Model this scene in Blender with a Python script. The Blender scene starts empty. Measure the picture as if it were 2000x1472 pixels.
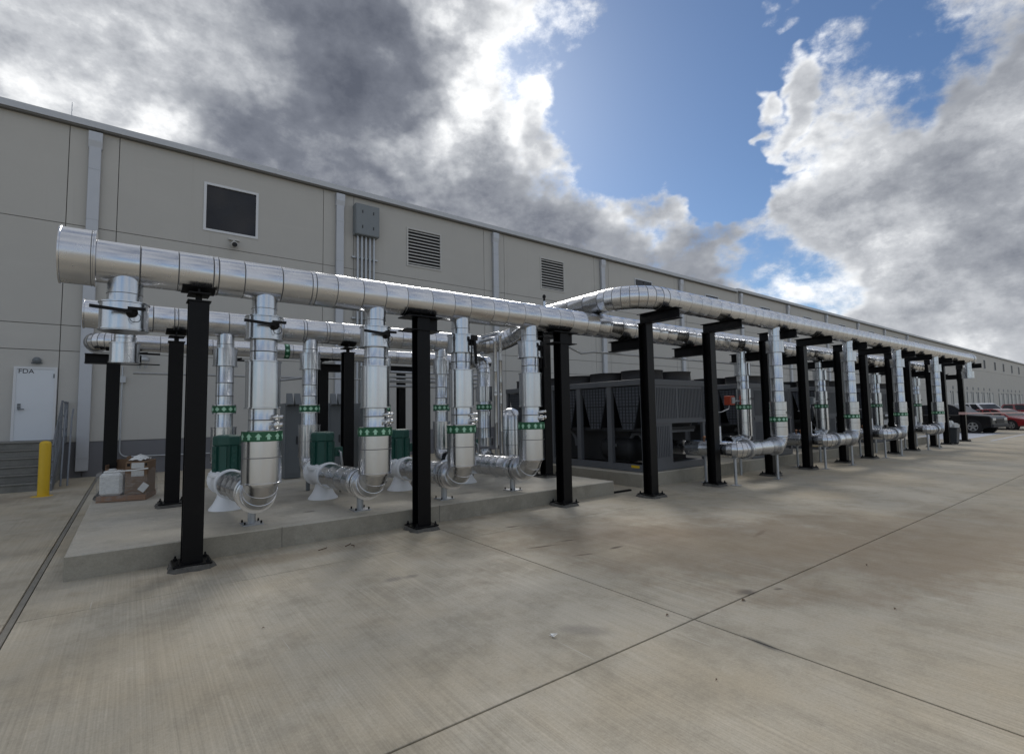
import bpy, math, random
from mathutils import Vector, Matrix
R = math.radians
random.seed(7)
scene = bpy.context.scene
col = scene.collection

# ------------------------------------------------------------------ camera
CAMH = 1.7
RIGHT = Vector((0.8002989, -0.5993772, -0.0163921))
DOWN = Vector((0.0296494, 0.0668637, -0.9973215))
FWD = Vector((0.5988678, 0.7976693, 0.0712821))
cam_data = bpy.data.cameras.new('camera')
cam = bpy.data.objects.new('camera', cam_data)
col.objects.link(cam)
m = Matrix.Identity(4)
for i in range(3):
    m[i][0] = RIGHT[i]; m[i][1] = -DOWN[i]; m[i][2] = -FWD[i]
m[0][3], m[1][3], m[2][3] = 0, 0, CAMH
cam.matrix_world = m
cam_data.sensor_width = 36
cam_data.lens = 36 * 988.97 / 2000
cam_data.clip_start = 0.05
cam_data.clip_end = 3000
scene.camera = cam

# ------------------------------------------------------------------ world
SUN_EL, SUN_AZ = 34.0, 31.0           # azimuth measured from +Y towards +X
sunv = (math.sin(R(SUN_AZ)) * math.cos(R(SUN_EL)), math.cos(R(SUN_AZ)) * math.cos(R(SUN_EL)), math.sin(R(SUN_EL)))
world = bpy.data.worlds.new('World')
scene.world = world
world.use_nodes = True
wn = world.node_tree
wn.nodes.clear()


class NT:
    """small node-tree writer: values are sockets or numbers"""
    def __init__(s, tree): s.t = tree
    def node(s, kind, **kw):
        n = s.t.nodes.new(kind)
        for k, v in kw.items(): setattr(n, k, v)
        return n
    def put(s, sock, v):
        if v is None: return
        if isinstance(v, bpy.types.NodeSocket): s.t.links.new(v, sock)
        else: sock.default_value = v
    def math(s, op, a, b=None, c=None, clamp=False):
        n = s.node('ShaderNodeMath', operation=op, use_clamp=clamp)
        s.put(n.inputs[0], a); s.put(n.inputs[1], b); s.put(n.inputs[2], c)
        return n.outputs[0]
    def vmath(s, op, a, b=None, scale=None, out=0):
        n = s.node('ShaderNodeVectorMath', operation=op)
        s.put(n.inputs[0], a); s.put(n.inputs[1], b)
        if scale is not None: s.put(n.inputs['Scale'], scale)
        return n.outputs[out]
    def noise(s, vec, scale, detail=4, rough=.5, lac=2.0, dist=0.0, out='Fac'):
        n = s.node('ShaderNodeTexNoise')
        s.put(n.inputs['Vector'], vec); s.put(n.inputs['Scale'], scale); s.put(n.inputs['Detail'], detail)
        s.put(n.inputs['Roughness'], rough); s.put(n.inputs['Lacunarity'], lac); s.put(n.inputs['Distortion'], dist)
        return n.outputs[out]
    def rng(s, v, a, b, c=0.0, d=1.0, smooth=True):
        n = s.node('ShaderNodeMapRange', interpolation_type='SMOOTHSTEP' if smooth else 'LINEAR')
        s.put(n.inputs['Value'], v); s.put(n.inputs['From Min'], a); s.put(n.inputs['From Max'], b)
        s.put(n.inputs['To Min'], c); s.put(n.inputs['To Max'], d)
        return n.outputs['Result']
    def ramp(s, v, stops):
        n = s.node('ShaderNodeValToRGB'); s.put(n.inputs[0], v)
        e = n.color_ramp.elements
        while len(e) < len(stops): e.new(.5)
        for el, (p, c) in zip(e, stops):
            el.position = p; el.color = (*c, 1) if len(c) == 3 else c
        return n.outputs[0]
    def mix(s, f, a, b, blend='MIX'):
        n = s.node('ShaderNodeMix', data_type='RGBA', blend_type=blend)
        s.put(n.inputs[0], f)
        for sock, v in ((n.inputs[6], a), (n.inputs[7], b)):
            if isinstance(v, tuple) and len(v) == 3: v = (*v, 1)
            s.put(sock, v)
        return n.outputs[2]
    def map(s, vec, scale=(1, 1, 1), loc=(0, 0, 0), rot=(0, 0, 0)):
        n = s.node('ShaderNodeMapping')
        s.put(n.inputs['Vector'], vec); n.inputs['Scale'].default_value = scale
        n.inputs['Location'].default_value = loc; n.inputs['Rotation'].default_value = rot
        return n.outputs[0]


def pixdir(u, v):
    return (RIGHT * ((u - 1000) / 988.97) + DOWN * ((v - 736) / 988.97) + FWD).normalized()


W = NT(wn)
tc = W.node('ShaderNodeTexCoord').outputs['Generated']
sky = W.node('ShaderNodeTexSky', sky_type='NISHITA')
sky.sun_disc = False
sky.sun_elevation = R(SUN_EL); sky.sun_rotation = R(SUN_AZ)
sky.air_density = 1.0; sky.dust_density = .4; sky.ozone_density = 2.0
sky_col = W.vmath('MULTIPLY', sky.outputs[0], (.047, .056, .066))
# cloud layer: masses given by the direction they stand in, edges broken up by noise
flat = W.vmath('MULTIPLY', tc, (1.0, 1.0, 1.45))


def n3(scale, detail, rough, off=(0, 0, 0), out='Fac', dist=0.0):
    n = W.node('ShaderNodeTexNoise')
    W.put(n.inputs['Vector'], W.vmath('ADD', flat, off) if any(off) else flat)
    n.inputs['Scale'].default_value = scale; n.inputs['Detail'].default_value = detail
    n.inputs['Roughness'].default_value = rough; n.inputs['Distortion'].default_value = dist
    return n.outputs[out]


warp = W.vmath('SUBTRACT', n3(4.2, 4, .62, (5, 2, 0), 'Color'), (.5, .5, .5))
dirw = W.vmath('NORMALIZE', W.vmath('ADD', tc, W.vmath('SCALE', warp, scale=.30)))


def blobs(lst, start):
    acc = start
    for u, v, rad, w in lst:
        d = pixdir(u, v)
        a = rad / 988.97
        dot = W.vmath('DOT_PRODUCT', dirw, tuple(d), out=1)
        acc = W.math('ADD', acc, W.rng(dot, math.cos(a * 1.25), math.cos(a * .25), 0, w))
    return acc


COVER = [(600, 220, 620, .22), (1750, 420, 420, .22), (1230, 130, 230, -.62), (1330, 250, 170, -.55), (1400, 370, 70, -.45), (1330, 40, 130, -.30), (1650, 110, 170, -.55), (1850, 30, 130, -.22), (1350, 340, 90, -.3), (1200, 230, 100, -.3), (1420, 180, 110, -.25),
         (1500, 492, 70, -.30), (1630, 525, 60, -.30), (1720, 20, 160, -.24),
         (1490, 45, 75, .72), (1530, 185, 50, .72), (1460, 205, 38, .70), (1640, 70, 60, .25), (1100, 245, 70, .35), (1130, 30, 70, .30), (1230, 385, 90, .25), (600, 200, 500, .20),
         (1780, 260, 190, .3), (1600, 330, 130, .25), (1880, 120, 160, .2)]
density = blobs(COVER, .54)
n_big = n3(3.6, 8, .60)
n_fine = n3(13.0, 6, .66, (1.7, 4.2, 0))
density = W.math('ADD', density, W.math('MULTIPLY', W.math('SUBTRACT', n_big, .5), 1.15))
density = W.math('ADD', density, W.math('MULTIPLY', W.math('SUBTRACT', n_fine, .5), .75))
alpha = W.rng(density, .34, .70)
BRIGHT = [(430, 35, 110, .34), (230, 190, 110, .22), (330, 245, 50, .22), (40, 60, 130, .10), (990, 150, 120, .36), (1010, 60, 100, .18), (860, 5, 60, .3),
          (830, 335, 70, .34), (930, 290, 90, .24), (1080, 240, 80, .20), (1240, 385, 120, .32), (1560, 380, 200, .16), (1800, 110, 150, -.02), (1930, 250, 220, -.06),
          (760, 110, 270, -.17), (560, 220, 240, -.14), (900, 40, 90, -.16), (200, 40, 130, -.10), (700, 330, 260, -.14), (1000, 410, 140, -.14),
          (1300, 480, 190, -.22), (1150, 490, 150, -.14), (1780, 480, 200, -.04), (1850, 610, 240, .02)]
shade = blobs(BRIGHT, .50)
n_sh = n3(6.0, 7, .62, (3.1, 7.7, 0))
offs = tuple(.05 * c for c in sunv)
relief = W.math('SUBTRACT', n_big, n3(3.6, 6, .60, offs))
shade = W.math('ADD', shade, W.math('MULTIPLY', W.math('SUBTRACT', n_sh, .5), .70))
shade = W.math('ADD', shade, W.math('MULTIPLY', relief, 1.2))
shade = W.math('ADD', shade, W.math('MULTIPLY', W.math('SUBTRACT', n_fine, .5), .62))
thin = W.math('SUBTRACT', 1.0, W.rng(density, .45, .85))
shade = W.math('ADD', shade, W.math('MULTIPLY', thin, .24))
cloud = W.ramp(W.math('MULTIPLY_ADD', shade, .8, .2), [(.10, (.085, .095, .122)), (.36, (.150, .163, .195)), (.56, (.275, .29, .32)), (.72, (.45, .465, .49)), (.86, (.72, .73, .74)), (1.0, (1.0, 1.0, .99))])
final = W.mix(alpha, sky_col, cloud)
bg = W.node('ShaderNodeBackground')
W.put(bg.inputs['Color'], final); bg.inputs['Strength'].default_value = 1.0
wo = W.node('ShaderNodeOutputWorld')
wn.links.new(bg.outputs[0], wo.inputs['Surface'])
world.cycles.sampling_method = 'MANUAL'
world.cycles.sample_map_resolution = 256

sun_d = bpy.data.lights.new('sun', 'SUN')
sun_d.energy = 1.8; sun_d.angle = R(20); sun_d.color = (1, .96, .9)
sun = bpy.data.objects.new('sun', sun_d); col.objects.link(sun)
sd = Vector((math.sin(R(SUN_AZ)) * math.cos(R(SUN_EL)), math.cos(R(SUN_AZ)) * math.cos(R(SUN_EL)), math.sin(R(SUN_EL))))
sun.rotation_euler = (-sd).to_track_quat('-Z', 'Y').to_euler()
scene.view_settings.view_transform = 'Standard'
scene.view_settings.look = 'None'
scene.view_settings.exposure = 0.42
scene.view_settings.gamma = 1.0
scene.cycles.max_bounces = 6
scene.cycles.diffuse_bounces = 2
scene.cycles.glossy_bounces = 4

# ------------------------------------------------------------------ materials
MATS = {}


def mat(name, color, rough=.6, metal=0.0, var=0.0, vscale=3.0, bump=0.0, bscale=40.0, stretch=(1, 1, 1), objvar=0.0, spec=.5, dirt=0.0, dirtcol=(.1, .09, .08), coat=0.0, bdet=5):
    if name in MATS: return MATS[name]
    mt = bpy.data.materials.new(name); mt.use_nodes = True
    t = mt.node_tree; N = NT(t)
    b = t.nodes['Principled BSDF']
    b.inputs['Roughness'].default_value = rough; b.inputs['Metallic'].default_value = metal
    b.inputs['Specular IOR Level'].default_value = spec
    b.inputs['Coat Weight'].default_value = coat
    o = N.node('ShaderNodeTexCoord').outputs['Object']
    o = N.map(o, scale=stretch)
    c = (*color, 1)
    if var or objvar:
        f = N.math('MULTIPLY_ADD', N.math('SUBTRACT', N.noise(o, vscale, 6, .6), .5), 2 * var, 1.0)
        if objvar:
            rnd = N.node('ShaderNodeObjectInfo').outputs['Random']
            f = N.math('ADD', f, N.math('MULTIPLY', N.math('SUBTRACT', rnd, .5), 2 * objvar))
        c = N.vmath('SCALE', tuple(color), scale=f)
        if metal > .5:
            N.put(b.inputs['Roughness'], N.math('MULTIPLY_ADD', N.noise(o, vscale * 2.3, 4, .6), .16, rough - .08))
    if dirt:
        dm = N.rng(N.noise(N.vmath('ADD', o, (4, 2, 9)), vscale * .6, 7, .65), .48, .72, 0, dirt)
        c = N.mix(dm, c, dirtcol)
    N.put(b.inputs['Base Color'], c)
    if bump:
        bn = N.node('ShaderNodeBump'); bn.inputs['Strength'].default_value = bump; bn.inputs['Distance'].default_value = .01
        N.put(bn.inputs['Height'], N.noise(o, bscale, bdet, .5))
        t.links.new(bn.outputs[0], b.inputs['Normal'])
    MATS[name] = mt
    return mt


ALU = mat('aluminium_jacket', (.64, .65, .672), .25, 1.0, var=.06, vscale=5, bump=.12, bscale=2.6, bdet=0, objvar=.06)
ALUV = mat('aluminium_riser', (.595, .61, .63), .24, 1.0, var=.08, vscale=6, bump=.12, bscale=2.6, bdet=0, stretch=(1, 1, .3), objvar=.05)
BEAD = mat('seam_sealant', (.13, .13, .13), .5)
STRAP = mat('stainless_band', (.70, .70, .70), .25, 1.0)
BLACK = mat('black_paint', (.003, .003, .0038), .38, var=.5, vscale=7, bump=.08, bscale=50, spec=.2, dirt=.25, dirtcol=(.016, .015, .013))
BLACKR = mat('black_cast', (.006, .006, .0065), .6, spec=.25)
GROUT = mat('grout', (.095, .09, .08), .95, var=.7, vscale=14, bump=1.0, bscale=22)
GALV = mat('galvanised', (.46, .475, .49), .48, .85, var=.15, vscale=14)
RAILM = mat('weathered_galvanised', (.20, .215, .235), .55, .6, var=.15, vscale=14)
DSP = mat('downspout_metal', (.50, .515, .54), .5, .35, var=.06, vscale=2)
WHITEP = mat('white_pump_paint', (.86, .87, .88), .38, var=.04, vscale=6)
GREEN = mat('green_motor_paint', (.010, .072, .054), .42, var=.12, vscale=9)
BANDG = mat('green_band', (.010, .105, .042), .4)
ARROW = mat('pale_green_mark', (.40, .68, .50), .5)
WALL = None
DADO = mat('dado_paint', (.165, .165, .175), .8, var=.08, vscale=1.2, bump=.2, bscale=150)
BACKW = mat('reveal_concrete', (.17, .165, .155), .9)
COPING = mat('coping_metal', (.50, .51, .52), .5, .3, var=.05)
WDOOR = mat('white_door_paint', (.68, .71, .74), .45, var=.03, vscale=2, dirt=.1, dirtcol=(.45, .46, .47))
WFRAME = mat('white_frame', (.66, .67, .68), .5)
INK = mat('dark_lettering', (.03, .03, .035), .6)
GLASS = mat('dark_glass', (.008, .010, .016), .05, spec=.4, var=.6, vscale=1.5, bump=.02, bscale=1.2)
LOUV = mat('louver_blade', (.52, .51, .48), .6, var=.04)
HOLE = mat('dark_recess', (.012, .012, .013), .9)
EBOX = mat('grey_enclosure', (.20, .22, .23), .5, var=.05, vscale=4)
CABG = mat('cabinet_grey', (.15, .165, .175), .5, var=.06)
YEL = mat('yellow_paint', (.66, .43, .018), .5, var=.06, vscale=4, dirt=.2, dirtcol=(.42, .27, .04))
CARD = mat('cardboard', (.20, .125, .075), .9, var=.1, vscale=5)
WOODM = mat('pallet_wood', (.27, .17, .115), .9, var=.2, vscale=8, stretch=(1, 6, 6))
PLASW = mat('white_plastic', (.76, .77, .75), .4)
PAPER = mat('white_paper', (.62, .62, .60), .8, var=.25, vscale=40)
CHG = mat('chiller_grey', (.120, .126, .136), .5, var=.06, vscale=3, dirt=.15, dirtcol=(.19, .185, .18))
CHD = mat('chiller_dark', (.020, .021, .023), .6)
COIL = mat('coil_grille', (.105, .115, .135), .5, .3)
FANB = mat('fan_black', (.018, .018, .02), .55)
COPPER = mat('copper_fitting', (.42, .22, .13), .4, .9)
REDB = mat('red_box', (.42, .06, .025), .5)
BLUE = mat('blue_badge', (.02, .04, .25), .4)
TYRE = mat('tyre', (.02, .02, .02), .85)
RIM = mat('alloy_rim', (.55, .56, .57), .3, .9)
CARK = mat('car_black', (.006, .006, .007), .25, spec=.3, coat=.25)
CARW = mat('car_white', (.70, .71, .72), .3, coat=1.0)
CARR = mat('car_red', (.25, .010, .014), .3, coat=1.0)
CARS = mat('car_silver', (.45, .46, .47), .35, .6, coat=1.0)
LAMP = mat('lamp_lens', (.60, .60, .58), .2)
BIN = mat('bin_plastic', (.045, .052, .060), .55)
TAPE = mat('barrier_tape', (.60, .40, .38), .6)
PALEL = mat('pale_ground', (.50, .52, .56), .8, var=.2, vscale=2)
DEBRIS = mat('debris_brown', (.10, .06, .035), .9)


def film():
    mt = bpy.data.materials.new('clear_wrap'); mt.use_nodes = True
    t = mt.node_tree; N = NT(t); b = t.nodes['Principled BSDF']
    o = N.node('ShaderNodeTexCoord').outputs['Object']
    b.inputs['Base Color'].default_value = (.55, .54, .52, 1); b.inputs['Roughness'].default_value = .18
    N.put(b.inputs['Alpha'], N.rng(N.noise(N.map(o, scale=(2, 2, 7)), 6, 6, .65), .35, .75, .10, .40))
    bn = N.node('ShaderNodeBump'); bn.inputs['Strength'].default_value = .8; bn.inputs['Distance'].default_value = .02
    N.put(bn.inputs['Height'], N.noise(N.map(o, scale=(1, 1, 4)), 12, 5, .6)); t.links.new(bn.outputs[0], b.inputs['Normal'])
    return mt


FILM = film()


def wallpaint():
    mt = bpy.data.materials.new('wall_paint'); mt.use_nodes = True
    t = mt.node_tree; N = NT(t); b = t.nodes['Principled BSDF']
    geo = N.node('ShaderNodeNewGeometry').outputs['Position']
    rnd = N.node('ShaderNodeObjectInfo').outputs['Random']
    f = N.math('MULTIPLY_ADD', N.math('SUBTRACT', rnd, .5), .05, 1.0)
    f = N.math('ADD', f, N.math('MULTIPLY', N.math('SUBTRACT', N.noise(geo, .7, 7, .65), .5), .13))
    f = N.math('ADD', f, N.math('MULTIPLY', N.math('SUBTRACT', N.noise(geo, 40, 3, .7), .5), .10))
    c = N.vmath('SCALE', (.50, .484, .447), scale=f)
    streak = N.noise(N.map(geo, scale=(3.2, 1, .10)), 1.0, 6, .7)
    c = N.mix(N.rng(streak, .54, .74, 0, .50), c, (.43, .412, .375))
    roller = N.noise(N.map(geo, scale=(.25, 1, 2.4)), 1.0, 4, .6)
    c = N.mix(N.rng(roller, .55, .7, 0, .16), c, (.57, .555, .515))
    N.put(b.inputs['Base Color'], c); b.inputs['Roughness'].default_value = .85
    bn = N.node('ShaderNodeBump'); bn.inputs['Strength'].default_value = .25; bn.inputs['Distance'].default_value = .01
    N.put(bn.inputs['Height'], N.noise(geo, 90, 4, .7)); t.links.new(bn.outputs[0], b.inputs['Normal'])
    return mt


WALL = wallpaint()


def concrete(name, base, warm, dark, broom=True, stains=(), scratch=True):
    mt = bpy.data.materials.new(name); mt.use_nodes = True
    t = mt.node_tree; N = NT(t); b = t.nodes['Principled BSDF']
    geo = N.node('ShaderNodeNewGeometry').outputs['Position']
    n1 = N.noise(geo, .38, 9, .68)
    n2 = N.noise(N.vmath('ADD', geo, (11, 5, 3)), 1.6, 9, .72)
    n3 = N.noise(N.map(geo, scale=(1.0, .35, 1)), 5.0, 8, .75)
    c = N.mix(N.rng(n1, .38, .64), base, warm)
    c = N.mix(N.rng(n2, .46, .66, 0, .66), c, dark)
    c = N.mix(N.rng(n3, .52, .72, 0, .40), c, tuple(min(1, x * 1.28) for x in base))
    blot = N.rng(N.noise(N.vmath('ADD', geo, (3, 31, 3)), .9, 8, .68), .57, .72, 0, .30)
    c = N.mix(blot, c, tuple(x * .70 for x in dark))
    for (x, y, sx, sy, rot, amt, colr) in stains:
        p = N.map(N.vmath('SUBTRACT', geo, (x, y, 0)), rot=(0, 0, rot))
        p = N.vmath('MULTIPLY', p, (1 / sx, 1 / sy, 1))
        d = N.vmath('LENGTH', p, out=1)
        nn = N.noise(geo, 2.2 / max(.2, min(sx, sy)) ** .5, 7, .65)
        f = N.rng(N.math('ADD', d, N.math('MULTIPLY', N.math('SUBTRACT', nn, .5), 2.2 if max(sx, sy) > .6 else .9)), 1.15, .25, 0, amt)
        c = N.mix(f, c, colr)
    grain = N.math('ADD', N.math('MULTIPLY', N.noise(geo, 48, 4, .8), .6), N.math('MULTIPLY', N.noise(geo, 170, 2, .6), .4))
    pit = N.rng(N.noise(N.vmath('ADD', geo, (2, 8, 5)), 26, 3, .7), .68, .78, 0, .5)
    c = N.mix(pit, c, tuple(x * .45 for x in dark))
    g = N.math('MULTIPLY_ADD', N.math('SUBTRACT', grain, .5), .95, 1.0)
    h = N.math('MULTIPLY', grain, .35)
    if broom:
        br = N.noise(N.map(geo, scale=(62, .55, 1)), 1.0, 3, .6)
        br2 = N.noise(N.map(geo, scale=(17, .9, 1)), 1.0, 4, .6)
        amtb = N.rng(N.noise(geo, .45, 3, .5), .35, .62, .35, 1.0)
        g = N.math('ADD', g, N.math('MULTIPLY', amtb, N.math('MULTIPLY', N.math('SUBTRACT', br, .5), .75)))
        g = N.math('ADD', g, N.math('MULTIPLY', N.math('SUBTRACT', br2, .5), .18))
        h = N.math('ADD', h, N.math('MULTIPLY', br, .9))
    c = N.vmath('SCALE', c, scale=g)
    if scratch:
        for rot, off, amt in ((.9, 3.0, .5), (-.5, 17.0, .45), (.15, 29.0, .4)):
            st_ = N.noise(N.map(geo, scale=(46, 1.3, 1), rot=(0, 0, rot), loc=(off, 0, 0)), 1.0, 2, .5)
            sm_ = N.rng(N.noise(N.vmath('ADD', geo, (off, 1, 2)), .8, 3, .5), .56, .66, 0, amt)
            c = N.mix(N.math('MULTIPLY', sm_, N.rng(st_, .70, .74)), c, (.60, .58, .53))
    N.put(b.inputs['Base Color'], c)
    N.put(b.inputs['Roughness'], N.rng(n2, .3, .7, .62, .88))
    bn = N.node('ShaderNodeBump'); bn.inputs['Strength'].default_value = .45; bn.inputs['Distance'].default_value = .004
    N.put(bn.inputs['Height'], h); t.links.new(bn.outputs[0], b.inputs['Normal'])
    return mt


RUST = (.265, .200, .128)
YARD = concrete('yard_concrete', (.430, .390, .312), (.418, .356, .256), (.315, .278, .212), True,
                [(4.25, 5.06, .30, .030, .25, .95, (.07, .035, .022)), (4.70, 5.08, .14, .035, .3, .95, (.055, .03, .02)), (4.38, 4.46, .17, .030, .3, .9, (.07, .04, .025)), (4.93, 4.43, .14, .045, .0, .95, (.055, .03, .02)), (4.63, 6.22, .14, .05, .2, .85, (.06, .04, .03)),
                 (6.96, 3.65, .32, .05, -.2, .8, (.09, .045, .028)), (4.65, 2.59, .13, .09, .3, .85, (.10, .085, .07)), (4.95, 2.45, .06, .03, .3, .8, (.08, .07, .06)),
                 (2.88, 2.95, .28, .11, .9, .5, (.17, .155, .135)), (2.22, 5.08, .14, .09, .0, .55, (.14, .125, .11)), (2.42, 5.05, .10, .07, .0, .5, (.14, .125, .11)), (3.72, 1.97, .04, .17, .15, .8, (.10, .095, .085)),
                 (6.3, 3.5, 4.6, 2.2, .92, .55, RUST), (8.6, 2.0, 4.6, 2.2, .5, .5, RUST), (5.7, 4.7, 1.6, .7, .6, .35, (.21, .15, .095)), (1.5, 6.7, 1.8, .25, 0, .4, RUST), (12, 6.3, 3.5, .35, 0, .35, (.13, .115, .095)), (-3, 15.6, 3, 1.2, 0, .45, (.19, .15, .11))])
PADC = concrete('pad_concrete', (.47, .44, .375), (.45, .405, .32), (.34, .315, .26), False, [(2.2, 8.1, .12, .07, 0, .7, (.08, .07, .06)), (4.9, 8.0, .35, .12, 0, .5, (.12, .11, .10)), (3.0, 10.0, 3.5, 1.2, 0, .4, (.22, .19, .15))], False)
STAIRC = concrete('stair_concrete', (.20, .205, .19), (.19, .185, .165), (.135, .135, .125), False, (), False)
JOINTF = mat('joint_filler', (.22, .205, .175), .95, var=.3, vscale=6)


# ------------------------------------------------------------------ mesh builder
class MB:
    def __init__(s): s.v = []; s.f = []; s.sm = []
    def add(s, vs, fs, smooth=False):
        n = len(s.v); s.v += [tuple(v) for v in vs]
        s.f += [tuple(i + n for i in f) for f in fs]; s.sm += [smooth] * len(fs)
        return s
    def box(s, x0, x1, y0, y1, z0, z1):
        return s.add([(x0, y0, z0), (x1, y0, z0), (x1, y1, z0), (x0, y1, z0), (x0, y0, z1), (x1, y0, z1), (x1, y1, z1), (x0, y1, z1)],
                     [(0, 3, 2, 1), (4, 5, 6, 7), (0, 1, 5, 4), (1, 2, 6, 5), (2, 3, 7, 6), (3, 0, 4, 7)])
    def obox(s, c, ax, ay, az):
        """oriented box: centre and three half-extent vectors"""
        c, ax, ay, az = Vector(c), Vector(ax), Vector(ay), Vector(az)
        vs = [c + i * ax + j * ay + k * az for k in (-1, 1) for (i, j) in ((-1, -1), (1, -1), (1, 1), (-1, 1))]
        return s.add(vs, [(0, 3, 2, 1), (4, 5, 6, 7), (0, 1, 5, 4), (1, 2, 6, 5), (2, 3, 7, 6), (3, 0, 4, 7)])
    def bar(s, p0, p1, w, h, up=(0, 0, 1)):
        p0, p1 = Vector(p0), Vector(p1); d = (p1 - p0)
        u = Vector(up)
        if abs(d.normalized().dot(u)) > .99: u = Vector((0, 1, 0))
        a = d.cross(u).normalized(); b2 = a.cross(d).normalized()
        return s.obox((p0 + p1) / 2, d / 2, a * w / 2, b2 * h / 2)
    @staticmethod
    def frame(d):
        d = Vector(d).normalized()
        u = Vector((0, 0, 1)) if abs(d.z) < .9 else Vector((0, 1, 0))
        a = d.cross(u).normalized(); return a, a.cross(d).normalized() * -1
    def lathe(s, base, axis, prof, seg=28, smooth=True, cap0=True, cap1=True):
        base = Vector(base); d = Vector(axis).normalized(); a, b2 = s.frame(d)
        vs = []; fs = []
        for r, h in prof:
            for i in range(seg):
                t = 2 * math.pi * i / seg
                vs.append(base + d * h + a * (r * math.cos(t)) + b2 * (r * math.sin(t)))
        for k in range(len(prof) - 1):
            for i in range(seg):
                j = (i + 1) % seg
                fs.append((k * seg + i, k * seg + j, (k + 1) * seg + j, (k + 1) * seg + i))
        s.add(vs, fs, smooth)
        n = len(s.v) - len(vs)
        if cap0 and prof[0][0] > 1e-5: s.f.append(tuple(n + i for i in range(seg))[::-1]); s.sm.append(False)
        if cap1 and prof[-1][0] > 1e-5: s.f.append(tuple(n + (len(prof) - 1) * seg + i for i in range(seg))); s.sm.append(False)
        return s
    def cyl(s, p0, p1, r, r2=None, seg=20):
        p0, p1 = Vector(p0), Vector(p1)
        return s.lathe(p0, p1 - p0, [(r, 0), (r if r2 is None else r2, (p1 - p0).length)], seg)
    def sweep(s, pts, r, seg=16, smooth=True, caps=True):
        pts = [Vector(p) for p in pts]; n = len(pts)
        tang = []
        for i in range(n):
            d = (pts[min(i + 1, n - 1)] - pts[max(i - 1, 0)])
            tang.append(d.normalized())
        a, _ = s.frame(tang[0]); vs = []; fs = []
        for i in range(n):
            a = (a - tang[i] * a.dot(tang[i])).normalized(); b2 = tang[i].cross(a)
            rr = r[i] if isinstance(r, (list, tuple)) else r
            for k in range(seg):
                t = 2 * math.pi * k / seg
                vs.append(pts[i] + a * (rr * math.cos(t)) + b2 * (rr * math.sin(t)))
        for i in range(n - 1):
            for k in range(seg):
                j = (k + 1) % seg
                fs.append((i * seg + k, i * seg + j, (i + 1) * seg + j, (i + 1) * seg + k))
        s.add(vs, fs, smooth)
        if caps:
            b0 = len(s.v) - len(vs)
            s.f.append(tuple(b0 + k for k in range(seg))[::-1]); s.sm.append(False)
            s.f.append(tuple(b0 + (n - 1) * seg + k for k in range(seg))); s.sm.append(False)
        return s
    def prism(s, poly, axis, t0, t1):
        """poly 2D in the plane normal to axis ('x': (y,z), 'y': (x,z), 'z': (x,y))"""
        def P(p, t):
            return {'x': (t, p[0], p[1]), 'y': (p[0], t, p[1]), 'z': (p[0], p[1], t)}[axis]
        n = len(poly)
        vs = [P(p, t0) for p in poly] + [P(p, t1) for p in poly]
        fs = [tuple(range(n))[::-1], tuple(range(n, 2 * n))] + [(i, (i + 1) % n, n + (i + 1) % n, n + i) for i in range(n)]
        return s.add(vs, fs)


def wloc(o):
    v = Vector((0, 0, 0))
    while o is not None:
        v = v + o.location; o = o.parent
    return v


def obj(name, mb, material, parent=None, sharp=38, bevel=0.0, shift=None, **tags):
    """links the builder as one mesh; vertices are given in world space (or in the parent's unrotated space via shift)"""
    me = bpy.data.meshes.new(name)
    off = wloc(parent) if shift is None else Vector(shift)
    me.from_pydata([tuple(Vector(v) - off) for v in mb.v], [], mb.f)
    me.polygons.foreach_set('use_smooth', mb.sm)
    me.update()
    import bmesh
    bm = bmesh.new(); bm.from_mesh(me)
    bmesh.ops.recalc_face_normals(bm, faces=bm.faces)
    if bevel:
        bmesh.ops.bevel(bm, geom=[e for e in bm.edges if len(e.link_faces) == 2 and e.calc_face_angle(0) > .6], offset=bevel, segments=1, affect='EDGES', profile=.5)
    bm.to_mesh(me); bm.free()
    if any(mb.sm): me.set_sharp_from_angle(angle=R(sharp))
    me.materials.append(material)
    o = bpy.data.objects.new(name, me); col.objects.link(o)
    if parent is not None: o.parent = parent
    for k, v in tags.items(): o[k] = v
    return o


def thing(name, label, cat, loc, group=None):
    o = bpy.data.objects.new(name, None); col.objects.link(o)
    o.location = loc; o['label'] = label; o['category'] = cat
    o.empty_display_size = .1
    if group: o['group'] = group
    return o


def copy_tree(o, parent=None, loc=None, label=None):
    c = o.copy(); col.objects.link(c); c.parent = parent
    if loc is not None: c.location = loc
    if label: c['label'] = label
    for ch in list(o.children): copy_tree(ch, c)
    return c


def text_obj(name, s, size, material, parent, world, rot, extrude=.002):
    cu = bpy.data.curves.new(name, 'FONT'); cu.body = s; cu.size = size; cu.extrude = extrude
    tmp = bpy.data.objects.new(name + '_tmp', cu); col.objects.link(tmp)
    dg = bpy.context.evaluated_depsgraph_get()
    me = bpy.data.meshes.new_from_object(tmp.evaluated_get(dg))
    bpy.data.objects.remove(tmp); 
    me.name = name; me.materials.clear(); me.materials.append(material)
    o = bpy.data.objects.new(name, me); col.objects.link(o); o.parent = parent
    o.location = Vector(world) - wloc(parent); o.rotation_euler = rot
    return o


ORD = ['first', 'second', 'third', 'fourth', 'fifth', 'sixth', 'seventh', 'eighth', 'ninth', 'tenth', 'eleventh', 'twelfth']

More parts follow.
